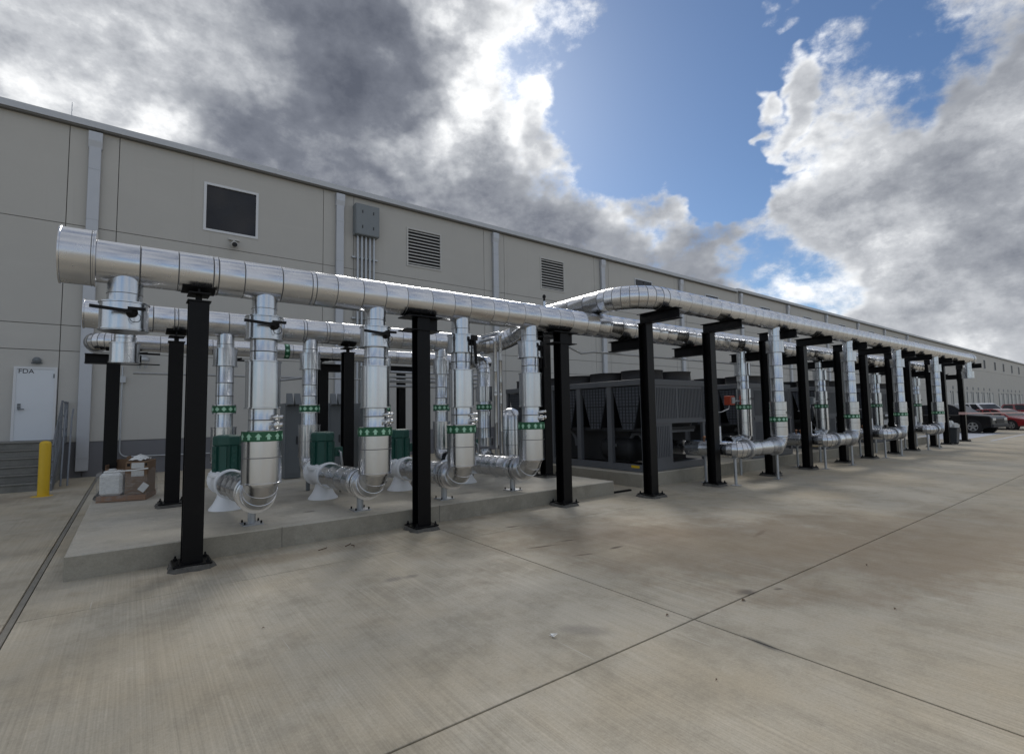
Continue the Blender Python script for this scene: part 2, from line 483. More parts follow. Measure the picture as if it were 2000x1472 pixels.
# ------------------------------------------------------------------ ground
g = obj('ground', MB().add([(-400, -200, -.03), (900, -200, -.03), (900, 500, -.03), (-400, 500, -.03)], [(0, 1, 2, 3)]), YARD, kind='structure')
xe = [(-40, -.805), (-.735, 3.716), (3.730, 24.0), (24.014, 60.0)]
ye = [(-14, 2.533), (2.547, 6.073), (6.083, 20.02)]
for (x0, x1) in xe:
    for (y0, y1) in ye:
        obj('slab', MB().box(x0, x1, y0, y1, -.029, 0), YARD, g, bevel=.003)
obj('joint_filler', MB().box(-.792, -.748, -14, 20.0, -.0295, -.007), JOINTF, g)

pad = obj('equipment_pad', MB().box(-.53, 8.03, 7.24, 12.35, -.028, .265), PADC, bevel=.012, kind='structure')
obj('construction_joint', MB().box(1.62, 1.628, 7.234, 7.25, .0, .262), JOINTF, pad)
obj('construction_joint', MB().box(3.95, 3.958, 7.234, 7.25, .0, .262), JOINTF, pad)
cpad = obj('chiller_pad', MB().box(9.1, 29.5, 7.36, 13.6, -.028, .30), PADC, bevel=.012, kind='structure')
PADS = concrete('pad_darker_side', (.33, .305, .25), (.29, .265, .21), (.23, .21, .17), False, (), False)  # vertical pad faces are coloured darker and browner than the top
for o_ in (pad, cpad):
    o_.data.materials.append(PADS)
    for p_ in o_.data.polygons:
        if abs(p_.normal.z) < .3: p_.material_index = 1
rpad = obj('rear_pad', MB().box(2.4, 7.6, 12.6, 15.2, -.028, .13), PADC, bevel=.01, kind='structure')
obj('pale_zone', MB().box(33.5, 43.0, 6.9, 9.4, .001, .004), PALEL, kind='structure')  # flat bluish pale patch on the ground past the last column
obj('pale_zone', MB().box(33.0, 62.0, 5.75, 5.87, .001, .004), PALEL, kind='structure')

# ------------------------------------------------------------------ building
YW = 20.0
PITCH = 7.6
XD0 = -1.15


def roofz(x): return 10.95 - .0062 * x + (.10 if x > 36.4 else 0)


def slopebox(mb, x0, x1, y0, y1, zb, zt):
    f = lambda z, x: z(x) if callable(z) else z
    return mb.add([(x0, y0, f(zb, x0)), (x1, y0, f(zb, x1)), (x1, y1, f(zb, x1)), (x0, y1, f(zb, x0)),
                   (x0, y0, f(zt, x0)), (x1, y0, f(zt, x1)), (x1, y1, f(zt, x1)), (x0, y1, f(zt, x0))],
                  [(0, 3, 2, 1), (4, 5, 6, 7), (0, 1, 5, 4), (1, 2, 6, 5), (2, 3, 7, 6), (3, 0, 4, 7)])


bld = thing('warehouse', 'long beige tilt up concrete warehouse with downspouts and high louvers', 'building', (10, YW, 0))
wtop = lambda x: roofz(x) - .2
core = MB()
for a, b, up in ((-25, 36.3, 0), (36.3, 165, .1)):
    slopebox(core, a, b, YW + .05, YW + 12, -.02, lambda x: 10.95 - .0062 * x + up - .22)
obj('wall_core', core, BACKW, bld)
GAP = .020
rows = [(-.02, 1.04), (1.04, 3.76), (3.76, 4.53), (4.53, 7.63), (7.63, None)]
bays = list(range(-2, 11))
OPX = (2.95, 4.63); OPZ = (8.20, 9.88)
for k in bays:
    xk = XD0 + PITCH * k
    for (x0, x1, main) in ((xk - .62, xk, 0), (xk, xk + .59, 0), (xk + .59, xk + PITCH - .62, 1)):
        for ri, (z0, z1) in enumerate(rows):
            mb = MB(); a, b = x0 + GAP / 2, x1 - GAP / 2
            zb = z0 + (GAP if z0 > 0 else 0)
            if z1 is None and main:
                ox0, ox1 = xk + OPX[0], xk + OPX[1]
                mb.box(a, ox0, YW, YW + .06, zb, OPZ[1]); mb.box(ox1, b, YW, YW + .06, zb, OPZ[1]); mb.box(ox0, ox1, YW, YW + .06, zb, OPZ[0])
                slopebox(mb, a, b, YW, YW + .06, OPZ[1], wtop)
            else:
                slopebox(mb, a, b, YW, YW + .06, zb, wtop if z1 is None else z1)
            obj('wall_panel', mb, DADO if ri == 0 else WALL, bld)
xe0 = XD0 + PITCH * bays[-1] + PITCH - .62
for i in range(4):
    x0 = xe0 + i * 21.6; x1 = x0 + 21.58
    for z0, z1 in ((0, 1.04), (1.06, 7.3), (7.33, None)):
        obj('wall_panel', slopebox(MB(), x0, x1, YW, YW + .06, z0, wtop if z1 is None else z1), DADO if z0 == 0 else WALL, bld)
for a, b in ((-25, 36.3), (36.3, 165)):
    zt = lambda x: roofz(min(x, 36.3) if b < 40 else max(x, 36.41))
    o = obj('coping', slopebox(MB(), a, b, YW - .20, YW + .6, lambda x: zt(x) - .20, zt), COPING, bld)
    obj('drip_edge', slopebox(MB(), a, b, YW - .16, YW + .1, lambda x: zt(x) - .25, lambda x: zt(x) - .201), BACKW, o)
for i, x in enumerate(range(-20, 160, 6)):
    obj('coping_seam', MB().box(x, x + .05, YW - .206, YW - .199, roofz(x) - .195, roofz(x) - .01), COPING, bld)
obj('lightning_rod', MB().cyl((-1.8, 20.6, 10.9), (-1.8, 20.6, 11.75), .012, seg=8), GALV, bld)
obj('lightning_rod', MB().cyl((9.35, 20.6, 10.9), (9.35, 20.6, 11.7), .012, seg=8), GALV, bld)
for k in bays:
    x = XD0 + PITCH * k
    if x < -10: continue
    zt = roofz(x) - .33
    d = obj('downspout', MB().box(x - .15, x + .15, YW - .16, YW - .02, .19, zt - .45), DSP, bld, bevel=.012)
    obj('conductor_head', MB().prism([(YW - .20, zt - .28), (YW - .20, zt), (YW - .02, zt), (YW - .02, zt - .5), (YW - .15, zt - .5)], 'x', x - .17, x + .17), DSP, d)
    for z in (9.45, 7.85, 3.9, .55):
        obj('seam_strap', MB().box(x - .156, x + .156, YW - .166, YW - .015, z, z + .022), GALV, d)
# high openings: a fixed window, two louvers, then windows
for k in bays:
    xk = XD0 + PITCH * k
    if xk + 5 < -4: continue
    x0, x1 = xk + OPX[0], xk + OPX[1]; z0, z1 = OPZ
    if k in (1, 2):
        fr = obj('louver', MB().box(x0, x1, YW + .035, YW + .048, z0, z1), HOLE, bld)
        f = MB(); t = .05
        f.box(x0 - .02, x0 + t, YW - .03, YW + .03, z0 - .02, z1 + .02).box(x1 - t, x1 + .02, YW - .03, YW + .03, z0 - .02, z1 + .02)
        f.box(x0 + t, x1 - t, YW - .03, YW + .03, z0 - .02, z0 + t).box(x0 + t, x1 - t, YW - .03, YW + .03, z1 - t, z1 + .02)
        obj('louver_frame', f, LOUV, fr)
        n = 11
        for i in range(n):
            z = z0 + t + (i + .5) * (z1 - z0 - 2 * t) / n
            obj('slat', MB().obox(((x0 + x1) / 2, YW + .005, z), ((x1 - x0) / 2 - t, 0, 0), (0, .020, .028), (0, .005, -.0036)), LOUV, fr)
    else:
        t = .06
        f = MB()
        f.box(x0 - .02, x0 + t, YW - .025, YW + .03, z0 - .02, z1 + .02).box(x1 - t, x1 + .02, YW - .025, YW + .03, z0 - .02, z1 + .02)
        f.box(x0 + t, x1 - t, YW - .025, YW + .03, z0 - .02, z0 + t).box(x0 + t, x1 - t, YW - .025, YW + .03, z1 - t, z1 + .02)
        w = obj('window', f, WFRAME if k == 0 else COPING, bld)
        if k == 0:
            obj('pane', MB().box(x0 + t, x1 - t, YW + .036, YW + .042, z0 + t, z1 - t), GLASS, w)
        else:
            for j in range(2):
                a = x0 + t + j * (x1 - x0 - 2 * t) / 2
                obj('pane', MB().box(a + .03, a + (x1 - x0 - 2 * t) / 2 - .03, YW + .012, YW + .02, z0 + t, z1 - t), GLASS, w)
for x in (113.5, 121.2, 128.0, 135.3, 142):
    w = obj('window', MB().box(x - .7, x + .7, YW - .03, YW - .002, 7.7, 9.35), COPING, bld)
    obj('pane', MB().box(x - .6, x + .6, YW - .035, YW - .031, 7.8, 9.25), CHD, w)
for x in (86.7, 90.1, 93.6, 101.3, 104.8, 108.1, 111.8, 115.7, 122.7, 126.4, 130.2, 133.4, 137.1, 141):
    w = obj('dock_door', MB().box(x - .2, x + 1.9, YW - .05, YW - .002, 0.9, 3.6), LOUV, bld)
    for a in (x - .45, x + 1.9):
        obj('dock_seal', MB().box(a, a + .25, YW - .07, YW - .002, .9, 3.8), EBOX, w)
    obj('number_plate', MB().box(x - .3, x + .3, YW - .03, YW - .002, 4.1, 4.55), CABG, w)

# access door
dr = obj('door', MB().box(-2.66, -1.85, YW - .055, YW - .003, 1.16, 3.20), WDOOR, bld)
f = MB().box(-2.72, -2.66, YW - .07, YW - .002, 1.15, 3.26).box(-1.85, -1.79, YW - .07, YW - .002, 1.15, 3.26).box(-2.66, -1.85, YW - .07, YW - .002, 3.20, 3.26)
obj('door_frame', f, WFRAME, dr)
obj('threshold', MB().box(-2.66, -1.85, YW - .08, YW - .002, 1.13, 1.159), GALV, dr)
obj('handle', MB().box(-2.61, -2.54, YW - .075, YW - .056, 2.06, 2.13).cyl((-2.575, YW - .056, 2.04), (-2.575, YW - .12, 2.04), .02, seg=10).box(-2.6, -2.46, YW - .13, YW - .105, 2.025, 2.055).box(-2.61, -2.54, YW - .075, YW - .056, 2.14, 2.2), CABG, dr)
obj('hinge', MB().box(-1.875, -1.845, YW - .075, YW - .056, 2.95, 3.07), CABG, dr)
text_obj('lettering', 'FDA', .18, INK, dr, (-2.63, YW - .058, 3.07), (R(90), 0, 0))

lt = thing('wall_lamp', 'small dark dome lamp on the wall above the white door', 'lamp', (-2.25, YW, 3.45))
obj('housing', MB().lathe((-2.25, YW - .003, 3.45), (0, -1, 0), [(.10, 0), (.10, .05), (.085, .10), (.05, .14), (.0, .15)], 16), CABG, lt)
obj('mounting_plate', MB().box(-2.37, -2.13, YW - .03, YW - .002, 3.36, 3.40), CABG, lt)
fl = thing('flood_lamp', 'small beige floodlight on the wall under the large dark window', 'lamp', (2.70, YW, 7.9))
obj('mounting_arm', MB().box(2.55, 2.90, YW - .10, YW - .002, 7.97, 8.03).cyl((2.72, YW - .06, 7.97), (2.72, YW - .12, 7.88), .03, seg=10), LOUV, fl)
obj('lamp_head', MB().lathe((2.72, YW - .06, 7.84), (0, -1, -.35), [(.09, 0), (.11, .06), (.11, .2), (.09, .22)], 14), LOUV, fl)
obj('lens', MB().lathe((2.72, YW - .06 - .21, 7.84 - .0735), (0, -1, -.35), [(.085, 0), (.085, .016)], 14), CHD, fl)

eb = thing('electrical_box', 'grey electrical enclosure high on the wall with five conduits below', 'electrical box', (7.5, YW, 9))
obj('enclosure', MB().box(7.0, 8.0, YW - .36, YW - .003, 9.02, 10.30), EBOX, eb, bevel=.012)
obj('cover', MB().box(7.03, 7.97, YW - .372, YW - .361, 9.05, 10.27), EBOX, eb)
for x in (7.28, 7.74):
    for z in (9.35, 9.98):
        obj('latch', MB().box(x - .015, x + .015, YW - .39, YW - .373, z - .06, z + .06), CHD, eb)
for i in range(5):
    x = 7.16 + i * .17
    obj('conduit', MB().cyl((x, YW - .16, 1.2), (x, YW - .16, 9.02), .048, seg=12), GALV, eb)
for z in (8.1, 5.6):
    obj('strut', MB().box(6.95, 8.03, YW - .10, YW - .003, z, z + .06), GALV, eb)
cd = thing('wall_conduit', 'thin conduit loop running down and along the dark wall base', 'conduit', (-.25, YW, .5))
pts = [(-.27, YW - .08, 3.35), (-.27, YW - .08, .75)] + [(-.27 + .2 * (1 - math.cos(a)), YW - .08, .75 - .2 * math.sin(a)) for a in [i * math.pi / 12 for i in range(1, 6)]] + [(-.07, YW - .08, .55), (4.5, YW - .08, .50)]
obj('conduit', MB().sweep(pts, .022, 8), GALV, cd)
obj('junction_box', MB().box(-.36, -.18, YW - .14, YW - .003, 2.85, 3.05), GALV, cd)
ld = thing('beacon_lamp', 'small caged wall lamp hanging by the far black column', 'lamp', (.25, YW - .2, 3.2))
obj('hood', MB().lathe((.22, YW - .3, 3.75), (0, 0, -1), [(.06, 0), (.2, .12), (.2, .2)], 12), GALV, ld)
for i in range(6):
    t = i * math.pi / 3
    obj('cage_wire', MB().cyl((.22 + .17 * math.cos(t), YW - .3 + .17 * math.sin(t), 3.55), (.22 + .1 * math.cos(t), YW - .3 + .1 * math.sin(t), 3.3), .012, seg=6), GALV, ld)
obj('bracket', MB().cyl((.22, YW - .3, 3.72), (.22, YW - .003, 3.72), .02, seg=8), GALV, ld)

# stairs, rail, bollard
st = thing('stair', 'grey concrete stair of six steps rising to the white door', 'stair', (-3, 17, 0))
for i in range(6):
    z1 = 1.15 * (i + 1) / 6; z0 = 1.15 * i / 6
    y = 17.0 + .28 * i
    obj('step', MB().box(-6.5, -1.62, y, YW - .02, z0 + (.001 if i else -.02), z1 - .03).box(-6.5, -1.62, y - .025, YW - .02, z1 - .0299, z1), STAIRC, st, bevel=.006)
rl = thing('stair_rail', 'galvanised stair railing standing right of the concrete steps', 'railing', (-1.52, 18, 0))
XR = -1.53
obj('stringer', MB().prism([(16.75, 0), (17.15, 0), (18.75, 1.05), (YW - .02, 1.05), (YW - .02, 1.25), (18.55, 1.25), (16.75, .18)], 'x', XR - .02, XR + .02), RAILM, rl)
for y, zb, zt in ((16.95, .1, 1.15), (17.7, .6, 1.7), (18.5, 1.15, 2.25), (19.3, 1.15, 2.25), (19.9, 1.15, 2.25)):
    obj('post', MB().cyl((XR, y, zb), (XR, y, zt), .024, seg=10), RAILM, rl)
for dz2 in (0, -.38, -.75):
    obj('rail', MB().sweep([(XR, 16.85, 1.08 + dz2), (XR, 18.5, 2.22 + dz2), (XR, 19.93, 2.22 + dz2)], .022, 10), RAILM, rl)
for xx in (-1.38, -1.25):
    obj('rail', MB().sweep([(xx, 17.1, .06), (xx, 17.5, 1.7), (xx, 17.9, 2.0)], .02, 8), RAILM, rl)
bo = thing('bollard', 'yellow round steel bollard in front of the concrete stair', 'bollard', (-1.56, 15.76, 0))
obj('post', MB().lathe((-1.56, 15.76, 0), (0, 0, 1), [(.105, 0), (.105, 1.17), (.098, 1.2), (.08, 1.225), (.04, 1.24), (0, 1.245)], 24), YEL, bo)
obj('paint_splash', MB().lathe((-1.58, 15.74, .001), (0, 0, 1), [(.20, 0), (.19, .003)], 14), YEL, bo)

# ------------------------------------------------------------------ piping helpers
def jackets(root, p0, p1, r, mat_=ALU, lens=(.34, .52), seg=32, name='jacket_section', first_lip=False):
    """a straight insulated run: short overlapping sheet sections with a dark sealed lap between them"""
    p0, p1 = Vector(p0), Vector(p1); L = (p1 - p0).length; d = (p1 - p0).normalized()
    if L < .02: return
    n = max(1, round(L / random.uniform(*lens)))
    cuts = [0] + sorted((i + random.uniform(-.16, .16)) * L / n for i in range(1, n)) + [L]
    if n > 6:
        for q in range(n // 6):
            c = random.choice(cuts[2:-2]); 
            if c + .07 < L: cuts.append(c + .055)
        cuts.sort()
    for i in range(len(cuts) - 1):
        a, b = cuts[i], cuts[i + 1]
        rr = r + random.uniform(-.002, .002); sw = .010 if r > .2 else .007
        h = b - a
        if h < .03: prof = [(rr, 0), (rr, h)]
        else: prof = [(rr - .004, 0), (rr, .006), (rr, h - .019), (rr + .003, h - sw - .003), (rr + .003, h - sw), (rr + .003, h - .0015), (rr - .004, h - .0005)]
        o = obj(name, MB().lathe(p0 + d * a, d, prof, seg, cap0=False, cap1=False), mat_, root, sharp=30)
        if len(prof) > 2:
            o.data.materials.append(BEAD)
            for p in o.data.polygons:
                q = (p.center + wloc(root) - p0 - d * a).dot(d)
                if q > h - sw: p.material_index = 1
    return


def seams(root, p0, p1, r, at, seg=32):
    p0, p1 = Vector(p0), Vector(p1); d = (p1 - p0).normalized()
    for h in at:
        obj('lap_seam', MB().lathe(p0 + d * h, d, [(r, 0), (r + .0035, .001), (r + .0035, .007), (r, .008)], seg, cap0=False, cap1=False), BEAD, root)


def elbow(root, c, d0, d1, Rb, r, mat_=ALU, gores=6, seg=28, beads=True, bmat=None):
    """gored bend: c is the corner of the two axis directions d0 (incoming) and d1 (outgoing)"""
    c, d0, d1 = Vector(c), Vector(d0).normalized(), Vector(d1).normalized()
    th = d0.angle(d1); tl = Rb * math.tan(th / 2)
    start = c - d0 * tl
    nrm = (d1 - d0 * d0.dot(d1)).normalized()
    cen = start + nrm * Rb
    pts = []
    for i in range(gores + 1):
        t = th * i / gores
        pts.append(cen - nrm * (Rb * math.cos(t)) + d0 * (Rb * math.sin(t)))
    mb = MB(); vs = []; fs = []
    side = d0.cross(nrm).normalized()
    for i in range(gores + 1):
        t = th * i / gores
        rad = (-nrm * math.cos(t) + d0 * math.sin(t))
        for k in range(seg):
            q = 2 * math.pi * k / seg
            vs.append(pts[i] + rad * (r * math.cos(q)) + side * (r * math.sin(q)))
    for i in range(gores):
        for k in range(seg):
            j = (k + 1) % seg
            fs.append((i * seg + k, i * seg + j, (i + 1) * seg + j, (i + 1) * seg + k))
    mb.add(vs, fs, True)
    e = obj('elbow', mb, mat_, root, sharp=9)
    # keep the round smooth but crease the gores
    me = e.data
    for ed in me.edges:
        a, b = ed.vertices
        ed.use_edge_sharp = (a // seg == b // seg)
    if beads:
        bb = MB()
        for i in range(gores + 1):
            t = th * i / gores
            rad = (-nrm * math.cos(t) + d0 * math.sin(t)); tang = (nrm * math.sin(t) + d0 * math.cos(t))
            vs = []; fs = []
            for (rr, hh) in ((r - .002, -.007), (r + .004, -.004), (r + .004, .004), (r - .002, .007)):
                for k in range(seg):
                    q = 2 * math.pi * k / seg
                    vs.append(pts[i] + tang * hh + rad * (rr * math.cos(q)) + side * (rr * math.sin(q)))
            for w in range(3):
                for k in range(seg):
                    j = (k + 1) % seg
                    fs.append((w * seg + k, w * seg + j, (w + 1) * seg + j, (w + 1) * seg + k))
            bb.add(vs, fs, True)
        obj('gore_bead', bb, bmat or STRAP, e)
    return c - d0 * tl, c + d1 * tl


def run(root, pts, r, Rb, mat_=ALU, lens=(.34, .52), gores=7, seg=32):
    pts = [Vector(p) for p in pts]
    cur = pts[0]
    for i in range(1, len(pts)):
        d = (pts[i] - pts[i - 1]).normalized()
        if i < len(pts) - 1:
            d2 = (pts[i + 1] - pts[i]).normalized()
            a, b = elbow(root, pts[i], d, d2, Rb, r, mat_, gores if d.angle(d2) > .9 else 4, seg, bmat=BEAD)
            jackets(root, cur, a, r, mat_, lens, seg); cur = b
        else:
            jackets(root, cur, pts[i], r, mat_, lens, seg)


def shell(root, name, base, axis, r, h, mat_=ALUV, lip=.012, seg=36):
    """fat removable jacket over a valve or fitting, with flat end discs and turned lips"""
    p = [(r * .55, 0), (r + lip, 0), (r + lip, .012), (r, .016), (r, h - .016), (r + lip, h - .012), (r + lip, h), (r * .55, h)]
    return obj(name, MB().lathe(base, axis, p, seg, cap0=False, cap1=False), mat_, root, sharp=30)


def marks(root, x, y, z, r, n=13, diamond=False):
    band = obj('flow_band', MB().lathe((x, y, z), (0, 0, 1), [(r, 0), (r, .125)], 40, cap0=False, cap1=False), BANDG, root)
    mb = MB(); s = .040
    shape = [(0, s * 1.05), (-s, .0), (0, -s * 1.05), (s, 0)] if diamond else [(0, s), (-s, -.004), (-s * .45, -.004), (-s * .45, -s), (s * .45, -s), (s * .45, -.004), (s, -.004)]
    for i in range(n):
        t0 = 2 * math.pi * i / n
        vs = []
        for (a, h) in shape:
            t = t0 + a / r
            vs.append((x + (r + .003) * math.cos(t), y + (r + .003) * math.sin(t), z + .0625 + h))
        mb.add(vs, [tuple(range(len(vs)))])
    obj('arrow_mark' if not diamond else 'diamond_mark', mb, ARROW, band, kind='stuff')
    return band


def lever(root, x, y, z, r, down=False, back=False):
    """butterfly valve lever with its notch plate on the face of the valve jacket"""
    s = 1 if back else -1
    yy = y + s * r
    obj('notch_plate', MB().lathe((x + .05, yy - s * .03, z), (0, s, 0), [(.055, 0), (.055, .05), (.03, .052), (.03, .085)], 14), BLACKR, root)
    h = MB()
    if down:
        h.bar((x + .05, yy + s * .075, z + .06), (x + .085, yy + s * .075, z - .36), .035, .035).bar((x + .02, yy + s * .05, z), (x + .0, yy + s * .05, z - .38), .014, .014)
        h.box(x - .0, x + .11, yy + s * .085, yy + s * .045, z + .02, z + .10)
    else:
        h.bar((x + .05, yy + s * .075, z), (x - s * -.31, yy + s * .085, z + .025), .022, .034)
        h.box(x + .01, x + .17, min(yy + s * .09, yy + s * .05), max(yy + s * .09, yy + s * .05), z + .02, z + .05)
    obj('valve_lever', h, BLACKR, root)
    wire = [(x + .05 + .05 * math.cos(t) + .03, yy + s * (.03 + .01 * math.sin(3 * t)), z - .06 + .05 * math.sin(t)) for t in [i * math.pi / 6 for i in range(13)]]
    obj('tag_wire', MB().sweep(wire, .004, 6), BLACKR, root)

# ------------------------------------------------------------------ steel columns
def wshape(mb, c0, c1, w=.205, d=.205, t=.016, up=(0, 1, 0)):
    """rolled H section from c0 to c1; flanges face +-up"""
    c0, c1 = Vector(c0), Vector(c1); ax = (c1 - c0) / 2; cen = (c0 + c1) / 2
    u = Vector(up).normalized(); s_ = ax.cross(u).normalized()
    for k in (-1, 1): mb.obox(cen + u * k * (d / 2 - t / 2), ax, s_ * w / 2, u * t / 2)
    mb.obox(cen, ax, s_ * .006, u * (d / 2 - t))
    return mb


def column(x, y, zb, kind, label, zt=3.05, group='black steel pipe support columns', shoe=None):
    t = thing('steel_column', label, 'column', (x, y, zb), group)
    random.seed(int(x * 100 + y * 7))
    n = 14; pl = []
    for i in range(n):
        a = 2 * math.pi * i / n
        q = max(abs(math.cos(a)), abs(math.sin(a)))
        rr = .235 / q * random.uniform(.86, 1.06)
        pl.append((x + rr * math.cos(a), y + rr * math.sin(a)))
    top = [(x + (p[0] - x) * .9, y + (p[1] - y) * .9) for p in pl]
    gm = MB(); n0 = len(pl)
    gm.add([(p[0], p[1], zb + .001) for p in pl] + [(p[0], p[1], zb + random.uniform(.035, .055)) for p in top] + [(x, y, zb + .05)],
           [(i, (i + 1) % n0, n0 + (i + 1) % n0, n0 + i) for i in range(n0)] + [(n0 + i, n0 + (i + 1) % n0, 2 * n0) for i in range(n0)])
    obj('grout_pad', gm, GROUT, t)
    obj('base_plate', MB().box(x - .19, x + .19, y - .19, y + .19, zb + .048, zb + .068), BLACK, t, bevel=.004)
    for sx in (-1, 1):
        for sy in (-1, 1):
            obj('anchor_bolt', MB().cyl((x + sx * .15, y + sy * .15, zb + .069), (x + sx * .15, y + sy * .15, zb + .115), .011, seg=8).lathe((x + sx * .15, y + sy * .15, zb + .069), (0, 0, 1), [(.021, 0), (.021, .018)], 6, False), BLACKR, t)
    obj('shaft', wshape(MB(), (x, y, zb + .068), (x, y, zt)), BLACK, t)
    if kind == 'post':
        obj('cap_plate', MB().box(x - .12, x + .12, y - .12, y + .12, zt, zt + .016), BLACK, t)
        obj('pedestal', MB().cyl((x, y, zt + .016), (x, y, zt + .09), .035, seg=14).box(x - .11, x + .11, y - .15, y + .15, zt + .09, zt + .105), BLACKR, t)
        s = MB().box(x - .012, x + .012, y - .14, y + .14, zt + .105, zt + .2)
        if shoe: obj('saddle', saddle(*shoe), BLACKR, t)
    elif kind == 'plates':
        obj('cap_plate', MB().box(x - .29, x + .29, y - .16, y + .2, zt, zt + .016), BLACK, t)
        obj('stiffener_plate', MB().box(x - .29, x + .29, y - .13, y + .2, zt - .20, zt - .186).box(x - .02, x + .28, y - .006, y + .006, zt - .186, zt), BLACK, t)
        if shoe: obj('saddle', saddle(*shoe), BLACKR, t)
    elif kind == 'tall':
        obj('cap_beam', wshape(MB(), (x, y + .13, zt + .105), (x, 5.72, zt + .105), up=(0, 0, 1)), BLACK, t)
        obj('bracket_beam', wshape(MB(), (x, y + .103, 3.09), (x, 7.46, 3.09), d=.22, up=(0, 0, 1)).box(x - .09, x + .09, y + .103, y + .115, 2.9, 3.25), BLACK, t)
        obj('saddle', saddle(x, 6.1, 3.9, .229, .11), BLACKR, t)
        obj('saddle', saddle(x, 7.12, 3.45, .241, .11), BLACKR, t)
    elif kind == 'goal':
        obj('cross_beam', wshape(MB(), (x - .42, y, zt + .09), (x + .42, y, zt + .09), d=.18, up=(0, 0, 1)), BLACK, t)
        if shoe: obj('saddle', saddle(*shoe), BLACKR, t)
    return t


def saddle(x, y, z, r, hl):
    """curved shield plate under a pipe running along x"""
    mb = MB(); vs = []; fs = []; n = 12
    for i in range(n + 1):
        a = R(-130 + 80 * i / n)
        for rr in (r, r + .008):
            for xx in (x - hl, x + hl):
                vs.append((xx, y + rr * math.cos(a), z + rr * math.sin(a)))
    for i in range(n):
        b = i * 4; c = b + 4
        fs += [(b, b + 1, c + 1, c), (b + 2, b + 3, c + 3, c + 2), (b, b + 2, c + 2, c), (b + 1, b + 3, c + 3, c + 1)]
    fs += [(0, 1, 3, 2), (n * 4, n * 4 + 1, n * 4 + 3, n * 4 + 2)]
    mb.add(vs, fs)
    mb.box(x - .012, x + .012, y - r * .55, y + r * .55, z - r - .03, z - r * .86)
    return mb


H1 = (7.12, 3.45, .235)
for i, (x, kind) in enumerate(((.60, 'post'), (3.52, 'plates'), (6.42, 'plates'))):
    column(x, 7.0, 0, kind, 'black steel column under the front header, %s from the left before the equipment pad' % ORD[i], zt=3.07 if kind == 'post' else 3.175, shoe=(x, H1[0], H1[1], .241, .17))
TALLX = [8.32, 10.58, 13.16, 15.25, 17.76, 19.81, 22.26, 24.25, 27.0, 28.94, 31.91]
for i, x in enumerate(TALLX):
    column(x, 6.53, 0, 'tall', 'tall black steel column with cantilever beam beside the chillers, %s from the left' % ORD[i], zt=3.465)
column(.57, 10.2, .265, 'post', 'black steel column on the pad behind the left end pipe stub', zt=2.98, shoe=(.57, 10.35, 3.38, .241, .15))
column(3.52, 10.3, .265, 'post', 'black steel column on the pad behind the second pump motor', zt=2.98, shoe=(3.52, 10.35, 3.38, .241, .15))
column(-.30, 12.1, .265, 'goal', 'black steel column behind the wrapped pallet', zt=2.74, shoe=(-.3, 12.1, 3.17, .17, .12))
column(3.55, 12.1, .265, 'goal', 'thin looking black steel column behind the second rear riser', zt=2.74, shoe=(3.55, 12.1, 3.17, .17, .12))
column(6.38, 14.0, .13, 'goal', 'black steel column carrying the stacked conduits at the back', zt=2.95)
column(7.50, 8.75, .265, 'plates', 'black steel column standing close behind the third front column', zt=3.60)

# ------------------------------------------------------------------ header pipes
random.seed(21)
h1 = thing('header_pipe', 'long lower aluminium clad header pipe nearest the yard with a drum end', 'pipe', (-.5, H1[0], H1[1]), 'aluminium header pipes')
jackets(h1, (-.36, 7.12, 3.45), (30.6, 7.12, 3.45), .235)
obj('end_drum', MB().lathe((-.665, 7.12, 3.47), (1, 0, 0), [(.0, .0), (.296, 0), (.308, .0), (.308, .014), (.300, .02), (.300, .285), (.308, .29), (.308, .305), (.22, .306)], 44, cap1=False), ALU, h1, sharp=30)
seams(h1, (-.665, 7.12, 3.47), (0, 7.12, 3.47), .300, (.265,), 44)
obj('end_cap', MB().lathe((30.6, 7.12, 3.45), (1, 0, 0), [(.25, -.05), (.25, .1), (.15, .16), (0, .17)], 28), ALU, h1)
obj('vent_stub', MB().cyl((6.13, 7.12, 3.66), (6.13, 7.12, 3.78), .03, seg=10), ALU, h1)
vs = obj('vent_valve', MB().cyl((6.13, 7.12, 3.78), (6.13, 7.12, 3.84), .02, seg=8).lathe((6.13, 7.12, 3.84), (0, 0, 1), [(.018, 0), (.034, .012), (.03, .05), (.01, .07)], 10), BLACKR, h1)
# a few straps with buckles on the near stretch
h2 = thing('header_pipe', 'upper aluminium header pipe that crosses over and bends along the chillers', 'pipe', (-.66, 10.35, 3.38), 'aluminium header pipes')
run(h2, [(-.64, 10.35, 3.38), (7.5, 10.35, 3.38), (7.5, 9.15, 3.9), (7.5, 6.1, 3.9), (31.5, 6.1, 3.9)], .225, .78, gores=9)
obj('end_cap', MB().lathe((-.66, 10.35, 3.38), (1, 0, 0), [(0, 0), (.236, 0), (.236, .02), (.229, .025)], 32, cap1=False), ALU, h2)
obj('end_drum', MB().lathe((31.5, 6.1, 3.9), (1, 0, 0), [(.2, 0), (.26, 0), (.26, .2), (.2, .25), (0, .26)], 32), ALU, h2)
h3 = thing('header_pipe', 'thinner aluminium header pipe at the back with an elbow at its left end', 'pipe', (-.6, 12.1, 3.17), 'aluminium header pipes')
run(h3, [(-.60, 12.72, 3.17), (-.60, 12.1, 3.17), (8.2, 12.1, 3.17)], .165, .26, gores=6)
obj('end_cap', MB().lathe((-.60, 12.72, 3.17), (0, 1, 0), [(.17, -.04), (.17, .03), (.08, .06), (0, .06)], 24), ALU, h3)
obj('end_cap', MB().lathe((8.2, 12.1, 3.17), (1, 0, 0), [(.17, -.04), (.17, .03), (.08, .06), (0, .06)], 24), ALU, h3)
